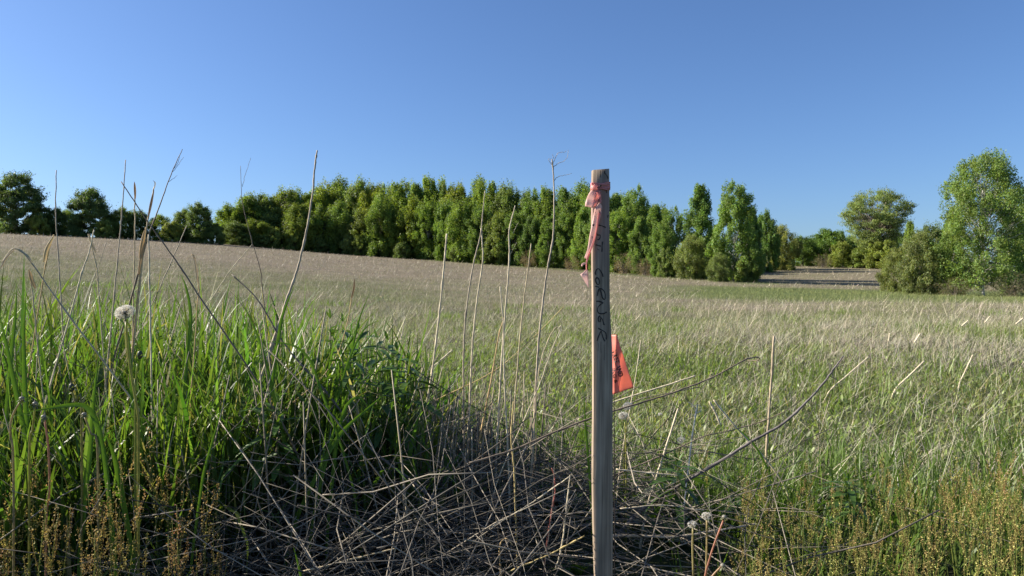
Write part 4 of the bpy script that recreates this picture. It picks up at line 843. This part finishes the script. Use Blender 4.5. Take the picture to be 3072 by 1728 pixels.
# ---- tall reed grass on the left
def top_height(x, y):
    """how high the grass stands there (m)"""
    u = x/y
    return np.interp(u, [-1.2, -.69, -.45, -.30, -.22, -.13, -.06, .0], [.72, .70, .68, .67, .64, .55, .36, .2])
def tall_grass():
    n = 7600
    X = rng.uniform(-3.6, -.12, n); Y = rng.uniform(1.66, 3.6, n)
    u = X/Y
    k = (Y > np.interp(u, [-.62, -.48, -.3, -.1], [1.66, 1.9, 2.02, 2.1])+.08*wob(X, Y, .3, 6)) & (u < -.05+.04*wob(X, Y, .5, 8)) & (rng.random(n) < np.interp(u, [-.7, -.35, -.2, -.12, -.05], [1, 1, .9, .55, .15])) & (rng.random(n) < np.interp(Y, [1.66, 1.9, 2.7, 3.6], [.5, 1, 1, .45]))
    X, Y = X[k], Y[k]; n = len(X)
    cl = wob(X, Y, .35, 9)
    H = top_height(X, Y)*np.clip(rng.normal(.86, .16, n)+.10*cl, .4, 1.22)*np.interp(Y, [1.8, 2.2, 3.6], [.72, .95, 1.05])
    per = 4; i = np.repeat(np.arange(n), per); N = len(i)
    fr = np.tile(np.array([.02, .12, .28, .45]), n)+rng.uniform(-.02, .08, N)
    base = np.stack([X[i]+rng.normal(0, .006, N), Y[i]+rng.normal(0, .006, N), H[i]*fr*.9], 1)
    L = H[i]*(1-fr*.75)*rng.uniform(.7, 1.12, N); W = rng.uniform(.007, .0175, N)*np.where(rng.random(N) < .2, .5, 1)
    yaw = rng.uniform(0, 6.28, N)+0; lean = np.abs(rng.normal(.14, .16, N)); bend = np.abs(rng.normal(.4, .5, N))+(rng.random(N) < .22)*rng.uniform(.6, 2.0, N)
    c = np.array([.112, .178, .036])*rng.uniform(.5, 1.4, (N, 1))*(1+rng.normal(0, .1, (N, 3))*np.array([1.2, .4, .6]))
    old = rng.random(N) < .03; c[old] = np.array([.40, .33, .17])*rng.uniform(.5, 1.2, (old.sum(), 1)); tipc = c*1.05; yt = rng.random(N) < .06; tipc[yt] = np.array([.36, .31, .12])
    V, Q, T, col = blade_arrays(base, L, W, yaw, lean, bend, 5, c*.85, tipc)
    set_tag(link('reed_grass', make_mesh('reed_grass', V, Q, T, col), M['grass']), 'dense tall green reed grass filling the left foreground', 'grass', kind='stuff')
    # culms and last year's leaves among it
    K = 560; X = rng.uniform(-2.8, .05, K); Y = rng.uniform(1.85, 3.3, K); u = X/Y; ok = u < -.03; X, Y = X[ok], Y[ok]; K = len(X)
    hh = top_height(X, Y)*rng.uniform(.5, 1.15, K); yw = rng.uniform(0, 6.28, K); ln = np.abs(rng.normal(.0, .32, K))*hh
    P = np.stack([np.stack([X+np.cos(yw)*ln*t**1.3, Y+np.sin(yw)*ln*t**1.3*.6, hh*t-.02], 1) for t in (0, .33, .66, 1)], 1)
    S = Soup(); S.add(*tube_arrays(P, np.outer(rng.uniform(.0012, .0026, K), [1, .95, .85, .6]), 4), col=np.repeat(np.array([.48, .41, .29])*rng.uniform(.5, 1.2, (K, 1)), 16, 0))
    set_tag(link('dead_culms', S.mesh('dead_culms'), M['straw']), 'thin dead grass stems standing among the green reed grass', 'grass', kind='stuff')
tall_grass()

# ---- tangled straw heap at bottom centre
def straw_heap():
    n = 2500
    X = rng.normal(-.35, .45, n); Y = rng.uniform(1.6, 2.8, n); X = np.where(rng.random(n) < .14, rng.uniform(-1.2, .75, n), X)
    yaw = rng.uniform(0, 6.28, n); el = np.abs(rng.normal(.12, .34, n)); L = rng.uniform(.15, .7, n)
    z0 = np.abs(rng.normal(.03, .09, n))
    t = np.array([-.5, -.17, .17, .5]); d = np.stack([np.cos(yaw)*np.cos(el), np.sin(yaw)*np.cos(el), np.sin(el)], 1)
    P = np.stack([X, Y, z0+L*.5*np.sin(el)], 1)[:, None]+d[:, None]*(L[:, None]*t[None])[..., None]
    P[:, 1:3] += rng.normal(0, .009, (n, 2, 3)); P[..., 2] = np.maximum(P[..., 2], .004)
    q = np.linspace(0, 1, 15)[None, :, None]; seg = P[:, :1]*(1-q)+P[:, -1:]*q        # none of it lies through or before the stake
    ok = ~((np.abs(seg[..., 0]-.21) < .05) & (seg[..., 1] < 1.78)).any(1); P = P[ok]; n = len(P)
    r = .0005+.0016*rng.random(n)**2.2
    c = np.array([.29, .245, .18])*rng.random((n, 1))**1.4*1.35+.03*(1+rng.normal(0, .04, (n, 3)))
    S = Soup(); S.add(*tube_arrays(P, np.outer(r, [1, 1, .95, .8]), 4), col=np.repeat(c, 16, 0))
    # upright bundle behind it
    n = 330; X = rng.normal(-.28, .17, n); Y = rng.uniform(2.15, 2.9, n); h = rng.uniform(.12, .5, n); yaw = rng.uniform(0, 6.28, n); ln = np.abs(rng.normal(0, .22, n))*h
    P = np.stack([np.stack([X+np.cos(yaw)*ln*q, Y+np.sin(yaw)*ln*q, h*q-.01], 1) for q in (0, .33, .66, 1)], 1); P[:, 1:3] += rng.normal(0, .004, (n, 2, 3))
    c = np.array([.36, .30, .21])*rng.uniform(.35, 1.2, (n, 1))
    S.add(*tube_arrays(P, np.outer(rng.uniform(.0012, .0028, n), [1, 1, .9, .6]), 4), col=np.repeat(c, 16, 0))
    set_tag(link('straw_heap', S.mesh('straw_heap'), M['straw']), 'tangled heap of grey fallen stems at the bottom centre', 'straw', kind='stuff')
straw_heap()

# ---- sheep's sorrel
def sorrel_mesh(seed, H):
    r = np.random.default_rng(seed)
    S = Soup(); B = Soup()
    lean = r.normal(0, .05, 2)
    def pt(t): return np.array([lean[0]*t*H, lean[1]*t*H, t*H])+np.array([math.sin(t*5+seed), math.cos(t*4+seed), 0])*.006*t
    path = np.array([pt(t) for t in np.linspace(0, 1, 8)])
    S.add(*tube_arrays(path[None], np.linspace(.0016, .0006, 8)[None], 4), col=(.22, .25, .06))
    seeds = []
    nb = r.integers(4, 8)
    for k in range(nb):
        t0 = r.uniform(.42, .85); p = pt(t0); th = r.uniform(0, 6.28); L = H*r.uniform(.10, .30)*(1.1-t0*.5)
        q = p+np.array([math.cos(th)*L*.35, math.sin(th)*L*.35, L]); mid = (p+q)/2+np.array([math.cos(th), math.sin(th), 0])*L*.1
        bp = smooth_path([p, mid, q], 7); S.add(*tube_arrays(bp[None], np.linspace(.0009, .0004, 7)[None], 3, cap=False), col=(.22, .15, .05))
        m = int(34*L/.06); s = r.uniform(.12, 1, m); seeds.append(np.array([np.interp(s, np.linspace(0, 1, 7), bp[:, a]) for a in range(3)]).T)
    s = r.uniform(.5, 1, 60); seeds.append(np.array([pt(x) for x in s]))
    sd = np.concatenate(seeds); n = len(sd); sd = sd+r.normal(0, .0026, (n, 3))
    nr = r.normal(0, 1, (n, 3)); nr /= np.linalg.norm(nr, axis=1, keepdims=True); a = np.cross(nr, r.normal(0, 1, (n, 3))); a /= np.linalg.norm(a, axis=1, keepdims=True); b = np.cross(nr, a)
    w = r.uniform(.0012, .0026, (n, 1))
    V = np.stack([sd-a*w, sd+b*w*.8, sd+a*w+nr*w*.5, sd-b*w*.8], 1).reshape(-1, 3)
    red = np.clip((sd[:, 2:3]/H-.55)/.45, 0, 1)*r.random((n, 1))**.6
    red = np.clip(red*r.uniform(.1, 1.2), 0, 1)
    c = (np.array([.50, .43, .14])*(1-red)+np.array([.52, .25, .14])*red)*r.uniform(.7, 1.3, (n, 1))
    B.add(V, np.arange(4*n).reshape(-1, 4), None, np.repeat(c, 4, 0))
    # narrow basal leaves
    m = 9; ba, qa, ta, ca = blade_arrays(np.stack([r.normal(0, .01, m), r.normal(0, .01, m), r.uniform(0, .3, m)*H], 1), r.uniform(.05, .12, m), r.uniform(.005, .010, m), r.uniform(0, 6.28, m), r.uniform(.2, .9, m), r.uniform(0, .8, m), 4,
                                         np.tile([.08, .13, .025], (m, 1)), np.tile([.11, .16, .03], (m, 1)), 'lance')
    S.add(ba, qa, ta, ca)
    return S.mesh('stem'), B.mesh('seed_spike')
SOR = [sorrel_mesh(s, .40) for s in range(100, 108)]
def sorrel(label, x, y, Y, k, group=None):
    """tip at (x, y) of the print, standing at depth Y"""
    p = at(x, y, Y); o = empty('sorrel_plant', (p[0], Y, 0)); s = max(.12, p[2])/.40
    o.scale = (s**.5*1.0, s**.5*1.0, s); o.rotation_euler = (0, 0, rng.uniform(0, 6.28))
    link('stem', SOR[k][0], M['leafy'], o); link('seed_spike', SOR[k][1], M['seed'], o)
    return set_tag(o, label, 'sorrel', group)
G = 'sorrel plants in the foreground'
for i, (x, y, Y, lab) in enumerate([(398, 1075, 1.72, 'tallest rust tipped sorrel, left of centre in the left clump'), (515, 1195, 1.66, 'lone sorrel spike before the straw heap'), (565, 1180, 1.8, 'reddish sorrel leaning at the right of the left clump'),
                                   (330, 1110, 1.7, 'sorrel just left of the tallest rust tipped one'), (40, 1160, 1.62, 'sorrel at the left edge below the grass'), (105, 1150, 1.66, 'sorrel below the spent dandelion heads'), (240, 1210, 1.6, 'green seeded sorrel right of the pink stem'),
                                   (300, 1225, 1.56, 'thick yellow seeded sorrel in the left clump'), (450, 1210, 1.6, 'sorrel between tallest one and lone spike'), (1885, 1225, 1.9, 'leftmost rusty sorrel spike of the right patch'), (1935, 1250, 1.85, 'tall brown sorrel spike second in the right patch'),
                                   (1790, 1120, 2.3, 'rusty sorrel below the rough branch'), (2440, 1180, 1.9, 'tall rusty sorrel near the right edge'), (2250, 1180, 2.0, 'rust brown sorrel at the middle of the right patch')]):
    sorrel(lab, x, y, Y, i % 8, G)
def sorrel_patch(name, label, n, xr, yr, topfun, tint):
    S = Soup(); 
    data = [(np.array([v.co[:] for v in s[1].vertices]), np.array([c.color[:3] for c in s[1].color_attributes['Col'].data]),
             np.array([v.co[:] for v in s[0].vertices]), np.array([c.color[:3] for c in s[0].color_attributes['Col'].data]),
             [tuple(p.vertices) for p in s[0].polygons]) for s in SOR]
    for k in range(n):
        Y = rng.uniform(*yr); x = rng.uniform(*xr); X = (x*KD-1536)/F*Y
        h = topfun(x)*rng.uniform(.6, 1.08); 
        if h < .08: continue
        sv, sc, tv, tc_, tf = data[rng.integers(0, 8)]
        a = rng.uniform(0, 6.28); R = np.array([[math.cos(a), -math.sin(a), 0], [math.sin(a), math.cos(a), 0], [0, 0, 1]]); s = h/.40; D = np.array([max(.75, s), max(.75, s), s]); o = np.array([X, Y, 0])
        br = rng.uniform(.7, 1.2)*np.array([1, rng.uniform(.85, 1.1), 1])*tint
        S.add((sv*D)@R.T+o, np.arange(len(sv)).reshape(-1, 4), None, sc*br)
        S.add((tv*D)@R.T+o, [f for f in tf if len(f) == 4], [f for f in tf if len(f) == 3], tc_)
    set_tag(link(name, S.mesh(name), M['seed']), label, 'sorrel', kind='stuff')
sorrel_patch('sorrel_patch', 'dense sorrel seed heads crowding the bottom right corner', 185, (1840, 2800), (1.32, 2.25), lambda x: np.interp(x, [1840, 1900, 2200, 2400, 2576], [.22, .28, .29, .33, .36]), np.array([.88, 1.02, .95]))
sorrel_patch('sorrel_patch', 'loose sorrel seed heads before the grass at bottom left', 48, (-150, 560), (1.38, 1.8), lambda x: np.interp(x, [0, 300, 420, 560], [.38, .40, .38, .26]), np.array([.72, .74, .75]))

# ---- dandelions
def stem_to(o, name, pts, r0, r1, col, org):
    p = smooth_path([q-org for q in pts], 14); return link(name, Soupify(*tube_arrays(p[None], (np.linspace(r0, r1, 14)*.001)[None], 8), col=np.array(col)*np.repeat(np.linspace(.8, 1.1, 14), 8)[:, None]), M['leafy'], o)
def clock_mesh(seed, r, n=420, keep=1.0, squash=.72):
    q = np.random.default_rng(seed); d = q.normal(0, 1, (n, 3)); d /= np.linalg.norm(d, axis=1, keepdims=True); d = d[(q.random(n) < keep) & ((d@np.array([.72, -.2, -.66])) < (.45+.35*q.random(n)))]; n = len(d)
    S = Soup(); a = np.cross(d, q.normal(0, 1, (n, 3))); a /= np.linalg.norm(a, axis=1, keepdims=True); b = np.cross(d, a)
    S.add(np.stack([d*.12*r-a*.0003, d*.12*r+a*.0003, d*r*.8], 1).reshape(-1, 3), None, np.arange(3*n).reshape(-1, 3), (.55, .48, .36))
    for k in range(7):                                     # the parachute hairs
        th = k/7*6.283+q.uniform(0, 1, (n, 1)); e = d*r*(.98+.12*q.random((n, 1)))+(a*np.cos(th)+b*np.sin(th))*r*.27; w = (a*-np.sin(th)+b*np.cos(th))*.00032
        c = d*r*.8
        S.add(np.stack([c-w, c+w, e], 1).reshape(-1, 3), None, np.arange(3*n).reshape(-1, 3), (.74, .71, .64))
    me = S.mesh('seed_head'); 
    for v in me.vertices: v.co.z *= squash
    return me
def button_mesh(r, col=(.22, .2, .16)):
    V = []; 
    for a in range(6):
        for c in range(10): th = a/5*math.pi; V.append((r*math.sin(th)*math.cos(c*.6283), r*math.sin(th)*math.sin(c*.6283), r*.8*math.cos(th)))
    return make_mesh('seed_base', V, [(a*10+c, a*10+(c+1) % 10, (a+1)*10+(c+1) % 10, (a+1)*10+c) for a in range(5) for c in range(10)], None, np.tile(col, (60, 1)), True)
def bract_mesh(L, seed, col=(.16, .16, .10)):
    q = np.random.default_rng(seed); m = 16
    V, Q, T, c = blade_arrays(np.zeros((m, 3)), np.full(m, L)*q.uniform(.7, 1.1, m), np.full(m, L*.22), np.linspace(0, 6.28, m), q.uniform(1.6, 2.6, m), q.uniform(-.4, .6, m), 3, np.tile(col, (m, 1)), np.tile(np.array(col)*1.4, (m, 1)), 'lance', face=np.zeros(m))
    return make_mesh('bracts', V, Q, T, c)
def dandelion(label, head, stem, Y, kind, r=.026, stemcol=(.34, .33, .09), seed=0, keep=1.0, w=2.4, tilt=0):
    P = [at(x, y, Y) for x, y in stem]; g = P[-1].copy(); g[2] = -.01; P.append(g)
    org = g.copy(); o = empty('dandelion', org); hp = at(*head, Y)-org
    stem_to(o, 'stem', P[::-1], w, w*.8, stemcol, org)
    top = P[0]-org
    if kind == 'clock':
        h = link('seed_head', clock_mesh(seed, r, keep=keep), M['fluff'], o); h.location = hp; h.rotation_euler = (0, tilt, 0)
        b = link('seed_base', button_mesh(r*.22), M['leafy'], o); b.location = hp
        k = link('bracts', bract_mesh(r*.75, seed), M['leafy'], o); k.location = hp-Vector((0, 0, r*.15))
    elif kind == 'spent':
        b = link('seed_base', button_mesh(.0055, (.34, .31, .26)), M['leafy'], o); b.location = hp
        k = link('bracts', bract_mesh(.014, seed), M['leafy'], o); k.location = hp
    else:
        b = link('bud', button_mesh(.008, (.10, .11, .07)), M['leafy'], o); b.location = hp; b.scale = (.8, .8, 1.6)
        k = link('bracts', bract_mesh(.018, seed, (.10, .12, .05)), M['leafy'], o); k.location = hp-Vector((0, 0, .006)); k.rotation_euler = (math.pi, 0, 0)
    return set_tag(o, label, 'dandelion')
dandelion('large white dandelion clock on a yellow stem in the left grass', (314, 785), [(317, 808), (322, 880), (333, 960), (347, 1040), (348, 1110)], 1.62, 'clock', .0205, seed=1, tilt=-.3, w=3.2)
dandelion('closed dark dandelion bud right of the large clock stem', (352, 893), [(346, 915), (342, 960), (340, 1010)], 1.7, 'bud', seed=2, stemcol=(.30, .33, .08))
dandelion('spent dandelion head with ragged bracts at left', (180, 975), [(180, 985), (192, 1010), (205, 1040)], 1.66, 'bud', seed=3, stemcol=(.30, .28, .1))
dandelion('bare dandelion button on a curved tan stem at the left edge', (55, 1002), [(52, 1008), (30, 1050), (26, 1100), (34, 1170)], 1.6, 'spent', seed=4, stemcol=(.40, .33, .2))
dandelion('bare dandelion button on a yellowish stem, second from left', (88, 1015), [(88, 1022), (82, 1080), (74, 1150)], 1.6, 'spent', seed=5)
dandelion('bare dandelion button on a pinkish stem at left', (110, 1048), [(112, 1055), (122, 1130), (124, 1240), (116, 1320)], 1.58, 'spent', seed=6, stemcol=(.42, .24, .16))
dandelion('bare dandelion button beside the wide drooping grass blade', (212, 1042), [(214, 1050), (228, 1090), (246, 1150)], 1.62, 'spent', seed=7, stemcol=(.36, .30, .16))
dandelion('upper of the two dandelion clocks behind the hooked twig', (1580, 1022), [(1578, 1035), (1576, 1090), (1570, 1150)], 2.25, 'clock', .0165, seed=8, keep=.55)
dandelion('lower of the two dandelion clocks behind the hooked twig', (1569, 1046), [(1572, 1062), (1574, 1100), (1575, 1160)], 2.2, 'clock', .016, seed=9, keep=.6)
dandelion('half blown dandelion clock right of the stake in dim grass', (1714, 1107), [(1712, 1118), (1708, 1160)], 2.3, 'clock', .014, seed=10, keep=.3)
dandelion('small far dandelion clock right of the flag', (1661, 1042), [(1661, 1050), (1660, 1080)], 2.9, 'clock', .009, seed=13, keep=.35)
dandelion('nearly bare dandelion clock on a pale stem at bottom, left of two', (1743, 1320), [(1743, 1328), (1742, 1380), (1744, 1460)], 1.62, 'clock', .0115, seed=11, keep=.28, stemcol=(.40, .34, .16))
dandelion('nearly bare dandelion clock at bottom, right of two', (1778, 1298), [(1778, 1306), (1778, 1370), (1776, 1460)], 1.62, 'clock', .0115, seed=12, keep=.28, stemcol=(.42, .33, .16))
dandelion('reddish bare dandelion stem leaning right at the bottom', (1822, 1300), [(1820, 1308), (1800, 1360), (1784, 1410), (1772, 1470)], 1.6, 'spent', seed=14, stemcol=(.50, .25, .17))
dandelion('short cut dandelion stem leaning right at the bottom edge', (1818, 1422), [(1815, 1424), (1790, 1452), (1780, 1480)], 1.58, 'spent', seed=15, stemcol=(.46, .30, .18))

# ---- leafy shoots and rosettes
def leaf_mesh(L, W, col, fold=.25, droop=.35, serr=0):
    n = 7; V = []; 
    for k in range(n):
        t = k/(n-1); w = W/2*max(.02, math.sin(math.pi*min(1, .06+.94*t))**.75)*(1+serr*(k % 2)); z = -droop*L*t*t
        V += [(t*L, -w, z+fold*w), (t*L, 0, z), (t*L, w, z+fold*w)]
    Q = [];
    for k in range(n-1): Q += [(3*k, 3*k+1, 3*k+4, 3*k+3), (3*k+1, 3*k+2, 3*k+5, 3*k+4)]
    return make_mesh('leaf', V, Q, None, np.tile(col, (len(V), 1)), True)
LEAF_G = [leaf_mesh(.085, .020, (.065, .125, .028), .3, .25), leaf_mesh(.10, .022, (.075, .14, .03), .2, .5), leaf_mesh(.055, .014, (.11, .19, .04), .3, -.1)]
LEAF_D = [leaf_mesh(.11, .045, (.055, .10, .028), .2, .35), leaf_mesh(.08, .036, (.065, .115, .03), .25, .1)]
def shoot(label, x, y, Y, rows, group):
    p = at(x, y, Y); h = p[2]; o = empty('leafy_shoot', (p[0], Y, 0)); ln = rng.normal(0, .04, 2)
    path = smooth_path([(-ln[0]*.5, 0, -.01), (0, 0, h*.5), (ln[0]*.2, ln[1]*.2, h*.97)], 10)
    link('stem', Soupify(*tube_arrays(path[None], np.linspace(.0026, .0012, 10)[None], 6), col=(.10, .14, .04)), M['leafy'], o)
    for k in range(rows):
        t = 1-k*.055-rng.uniform(0, .01); z = h*t; c = np.array([np.interp(z, path[:, 2], path[:, a]) for a in range(2)])
        for j in range(3 if k < 3 else 2):
            l = link('leaf', LEAF_G[2 if k == 0 else int(rng.integers(0, 2))], M['leafy'], o); l.location = (c[0], c[1], z)
            l.rotation_euler = (rng.normal(0, .25), (-.9 if k == 0 else -.45+.12*k)+rng.normal(0, .15), k*1.3+j*(2.09 if k < 3 else 3.14)+rng.normal(0, .2)); s = rng.uniform(.8, 1.15)*(.65+.12*min(k, 4)); l.scale = (s, s, s)
            l.color = tuple(np.array([1, 1, 1])*rng.uniform(.8, 1.2))+(1,)
    return set_tag(o, label, 'weed', group)
GS = 'leafy weed shoots in the reed grass'
for x, y, Y, lab in ((835, 800, 2.35, 'leafy shoot left of the whorl topped group'), (862, 805, 2.45, 'tall leafy shoot beside the brown stem'), (905, 826, 2.4, 'leafy shoot with drooping top leaves, highest of the group'), (938, 850, 2.3, 'dark leafy shoot at the middle of the group'),
                     (975, 852, 2.35, 'leafy shoot with an arching pale leaf above it'), (1000, 880, 2.25, 'star topped leafy shoot right of the group'), (1035, 905, 2.25, 'lowest leafy shoot at the right of the group'), (960, 905, 2.15, 'shaded leafy shoot in front of the group'), (890, 880, 2.15, 'shaded leafy shoot below the group left'),
                     (700, 1010, 1.95, 'small leafy shoot in the dark reed grass'), (660, 985, 1.98, 'small sunlit leafy shoot in the reed grass'), (1700, 1160, 2.1, 'leafy shoot in shade right of the stake'), (2140, 1205, 2.1, 'bright leafy shoot above the right sorrel patch')):
    shoot(lab, x, y, Y, 8, GS)
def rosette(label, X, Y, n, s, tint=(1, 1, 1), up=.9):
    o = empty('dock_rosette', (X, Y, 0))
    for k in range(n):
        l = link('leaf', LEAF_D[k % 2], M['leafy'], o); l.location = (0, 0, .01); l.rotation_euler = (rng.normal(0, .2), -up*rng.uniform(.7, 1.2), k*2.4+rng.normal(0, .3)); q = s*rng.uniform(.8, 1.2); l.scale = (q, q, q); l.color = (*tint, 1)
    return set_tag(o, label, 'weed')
def on_ground(x, y): Y = CZ*F/((y*KD)-864); return (x*KD-1536)/F*Y, Y
for x, y, n, s, lab, tint in ((1128, 1440, 9, .9, 'dark broad leaved rosette at the bottom centre', (.8, .85, .8)), (848, 1420, 9, 1.1, 'dark broad leaves low in the straw, left of bottom centre', (.8, .85, .8)), (1448, 1462, 8, .7, 'sunlit green leaf cluster at the foot of the stake', (1.7, 1.6, 1.2)),
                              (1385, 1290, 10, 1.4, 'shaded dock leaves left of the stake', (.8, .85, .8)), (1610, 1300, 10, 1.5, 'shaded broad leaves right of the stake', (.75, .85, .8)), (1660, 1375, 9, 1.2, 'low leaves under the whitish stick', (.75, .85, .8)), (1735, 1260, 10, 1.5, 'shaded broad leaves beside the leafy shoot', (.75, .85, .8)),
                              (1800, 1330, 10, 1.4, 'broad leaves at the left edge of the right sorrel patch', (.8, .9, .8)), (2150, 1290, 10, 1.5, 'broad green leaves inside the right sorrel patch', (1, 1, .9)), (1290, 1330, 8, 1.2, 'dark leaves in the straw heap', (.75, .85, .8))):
    X, Y = on_ground(x, y); rosette(lab, X, Y, n, s, tint)  # tints put shade into the dark rosettes, sunlight into the stake-foot cluster
# ---- shaded low grass and leaves round the stake, green tufts
def near_tufts():
    S = Soup()
    for (x, y, n, h, sp_) in ((1470, 1200, 70, .34, .05), (1440, 1230, 60, .30, .06), (1700, 1290, 140, .22, .16), (1600, 1250, 110, .22, .12), (1850, 1280, 160, .24, .18), (1950, 1300, 120, .26, .15), (2300, 1230, 130, .24, .2), (2480, 1180, 150, .26, .2), (2120, 1230, 110, .27, .12),
                            (560, 1350, 90, .22, .12), (150, 1300, 130, .30, .15), (330, 1350, 120, .30, .15), (1240, 1250, 70, .25, .12), (1000, 1250, 90, .3, .15), (2520, 1300, 160, .3, .2), (2350, 1340, 160, .25, .2), (1380, 1240, 60, .2, .1), (1150, 1180, 160, .30, .2), (1280, 1160, 160, .26, .2), (1050, 1200, 160, .34, .18), (1380, 1150, 150, .22, .2), (620, 1300, 110, .34, .12), (720, 1290, 110, .32, .12), (820, 1270, 110, .34, .14), (920, 1260, 100, .3, .14), (680, 1370, 60, .24, .1), (1050, 1330, 50, .2, .12), (1330, 1330, 50, .2, .1), (1420, 1330, 40, .18, .08), (1560, 1180, 150, .2, .2), (1660, 1200, 150, .2, .2), (1760, 1180, 150, .2, .2), (2000, 1260, 150, .2, .2), (2200, 1300, 200, .22, .25), (2450, 1380, 220, .22, .25), (2050, 1380, 160, .2, .2), (1930, 1420, 120, .18, .15)):
        X0, Y0 = on_ground(x, y); X = X0+rng.normal(0, sp_, n); Y = np.maximum(1.5, Y0+rng.normal(0, sp_, n))
        c = np.array([.12, .185, .035])*rng.uniform(.5, 1.35, (n, 1))
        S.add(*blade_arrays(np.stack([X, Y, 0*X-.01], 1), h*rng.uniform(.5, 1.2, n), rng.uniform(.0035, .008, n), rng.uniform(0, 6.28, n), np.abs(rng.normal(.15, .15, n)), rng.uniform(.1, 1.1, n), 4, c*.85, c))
    set_tag(link('low_grass', S.mesh('low_grass'), M['grass']), 'green grass tufts round the stake and below the sorrel', 'grass', kind='stuff')
near_tufts()
# ---- single broad blades that stand out
def broad_blade(label, pts, Y, w, col=(.12, .21, .03)):
    P = np.array([at(x, y, Y) for x, y in pts]); 
    if P[0][2] > 0:
        d = P[0]-P[1]; d /= np.linalg.norm(d); d[2] = min(d[2], -.6); s = P[0][2]/-d[2]
        P = np.concatenate([[[P[0][0]+d[0]*s*.55, P[0][1], -.01], [P[0][0]+d[0]*s*.4, P[0][1], P[0][2]*.5]], P])
    org = P[0].copy(); p = smooth_path(P-org, 16); n = 16; t = np.linspace(0, 1, n); tg = np.gradient(p, axis=0); nr = np.stack([-tg[:, 2], 0*t, tg[:, 0]], 1); nr /= np.linalg.norm(nr, axis=1, keepdims=True)
    ww = w*.00046*np.minimum(1, .45+1.0*t)*(1-t**3)+.0002
    a = p-nr*ww[:, None]; b = p+nr*ww[:, None]; m = p+np.array([0, 1, 0])*ww[:, None]*.3
    V = np.stack([a, m, b], 1).reshape(-1, 3); i = np.arange(n-1)*3
    Q = np.concatenate([np.stack([i, i+1, i+4, i+3], 1), np.stack([i+1, i+2, i+5, i+4], 1)])
    o = link('broad_grass_blade', make_mesh('broad_grass_blade', V, Q, None, np.tile(col, (len(V), 1)), True), M['grass']); o.location = org
    return set_tag(o, label, 'grass blade', 'broad grass blades')
for lab, pts, Y, w in (('wide drooping blade folding left, below the dandelion stems', [(275, 1260), (262, 1150), (245, 1070), (220, 1025), (185, 1018), (120, 1027), (40, 1044)], 1.62, 16), ('wide blade standing right of the drooping one', [(300, 1210), (285, 1140), (262, 1080)], 1.64, 16),
                       ('tall bright blade left of the dandelion clock stem', [(215, 1240), (228, 1120), (236, 1000), (250, 880)], 1.66, 15), ('sunlit wide blade at the left edge', [(60, 1080), (35, 960), (12, 850), (0, 800)], 1.75, 16), ('broad bright blade right of the wide edge blade', [(70, 1120), (62, 960), (60, 830), (66, 735)], 1.8, 17),
                       ('tall blade right of the large dandelion clock', [(330, 960), (322, 850), (300, 790)], 1.9, 12), ('bright blade pointing up before the lone sorrel', [(505, 1240), (515, 1180), (540, 1090), (562, 1010)], 1.68, 9), ('blade with a folded tip over the dark straw', [(800, 1190), (850, 1100), (905, 1045), (982, 980)], 1.9, 15),
                       ('green blade bent over above the dark straw', [(838, 1190), (850, 1090), (872, 1020), (905, 1000), (935, 1040)], 1.92, 13), ('sunlit blade leaning in the shaded grass', [(815, 1180), (838, 1090), (852, 1040)], 1.9, 11), ('bright single blade at the bottom in the dark straw', [(758, 1455), (748, 1410), (738, 1375)], 1.62, 8),
                       ('arching blade with pale underside above the leafy shoots', [(850, 1000), (880, 900), (915, 830), (950, 806)], 2.1, 9), ('pointed blade rising right of the brown stem', [(888, 870), (905, 800), (930, 735)], 2.2, 8), ('dark curved blade right of the folded reed', [(1935, 1190), (1905, 1130), (1870, 1090), (1850, 1078)], 2.2, 8),
                       ('upright green blade left of the stake', [(1478, 1130), (1472, 1060), (1468, 960)], 2.0, 8), ('bright wide blade beneath the tallest stalk', [(700, 860), (712, 790), (742, 715)], 2.0, 13), ('bright blade leaning left of the tallest stalk', [(680, 960), (650, 850), (600, 740)], 1.98, 12),
                       ('wide blade left of the curved thin stem', [(470, 900), (480, 800), (470, 730), (455, 690)], 2.05, 13), ('bright blade crossing beside the slanting branch', [(800, 960), (775, 900), (735, 868), (665, 858)], 1.9, 9), ('blade near left edge with a dark tip', [(28, 900), (38, 800), (42, 720)], 1.85, 14)):
    broad_blade(lab, pts, Y, w)
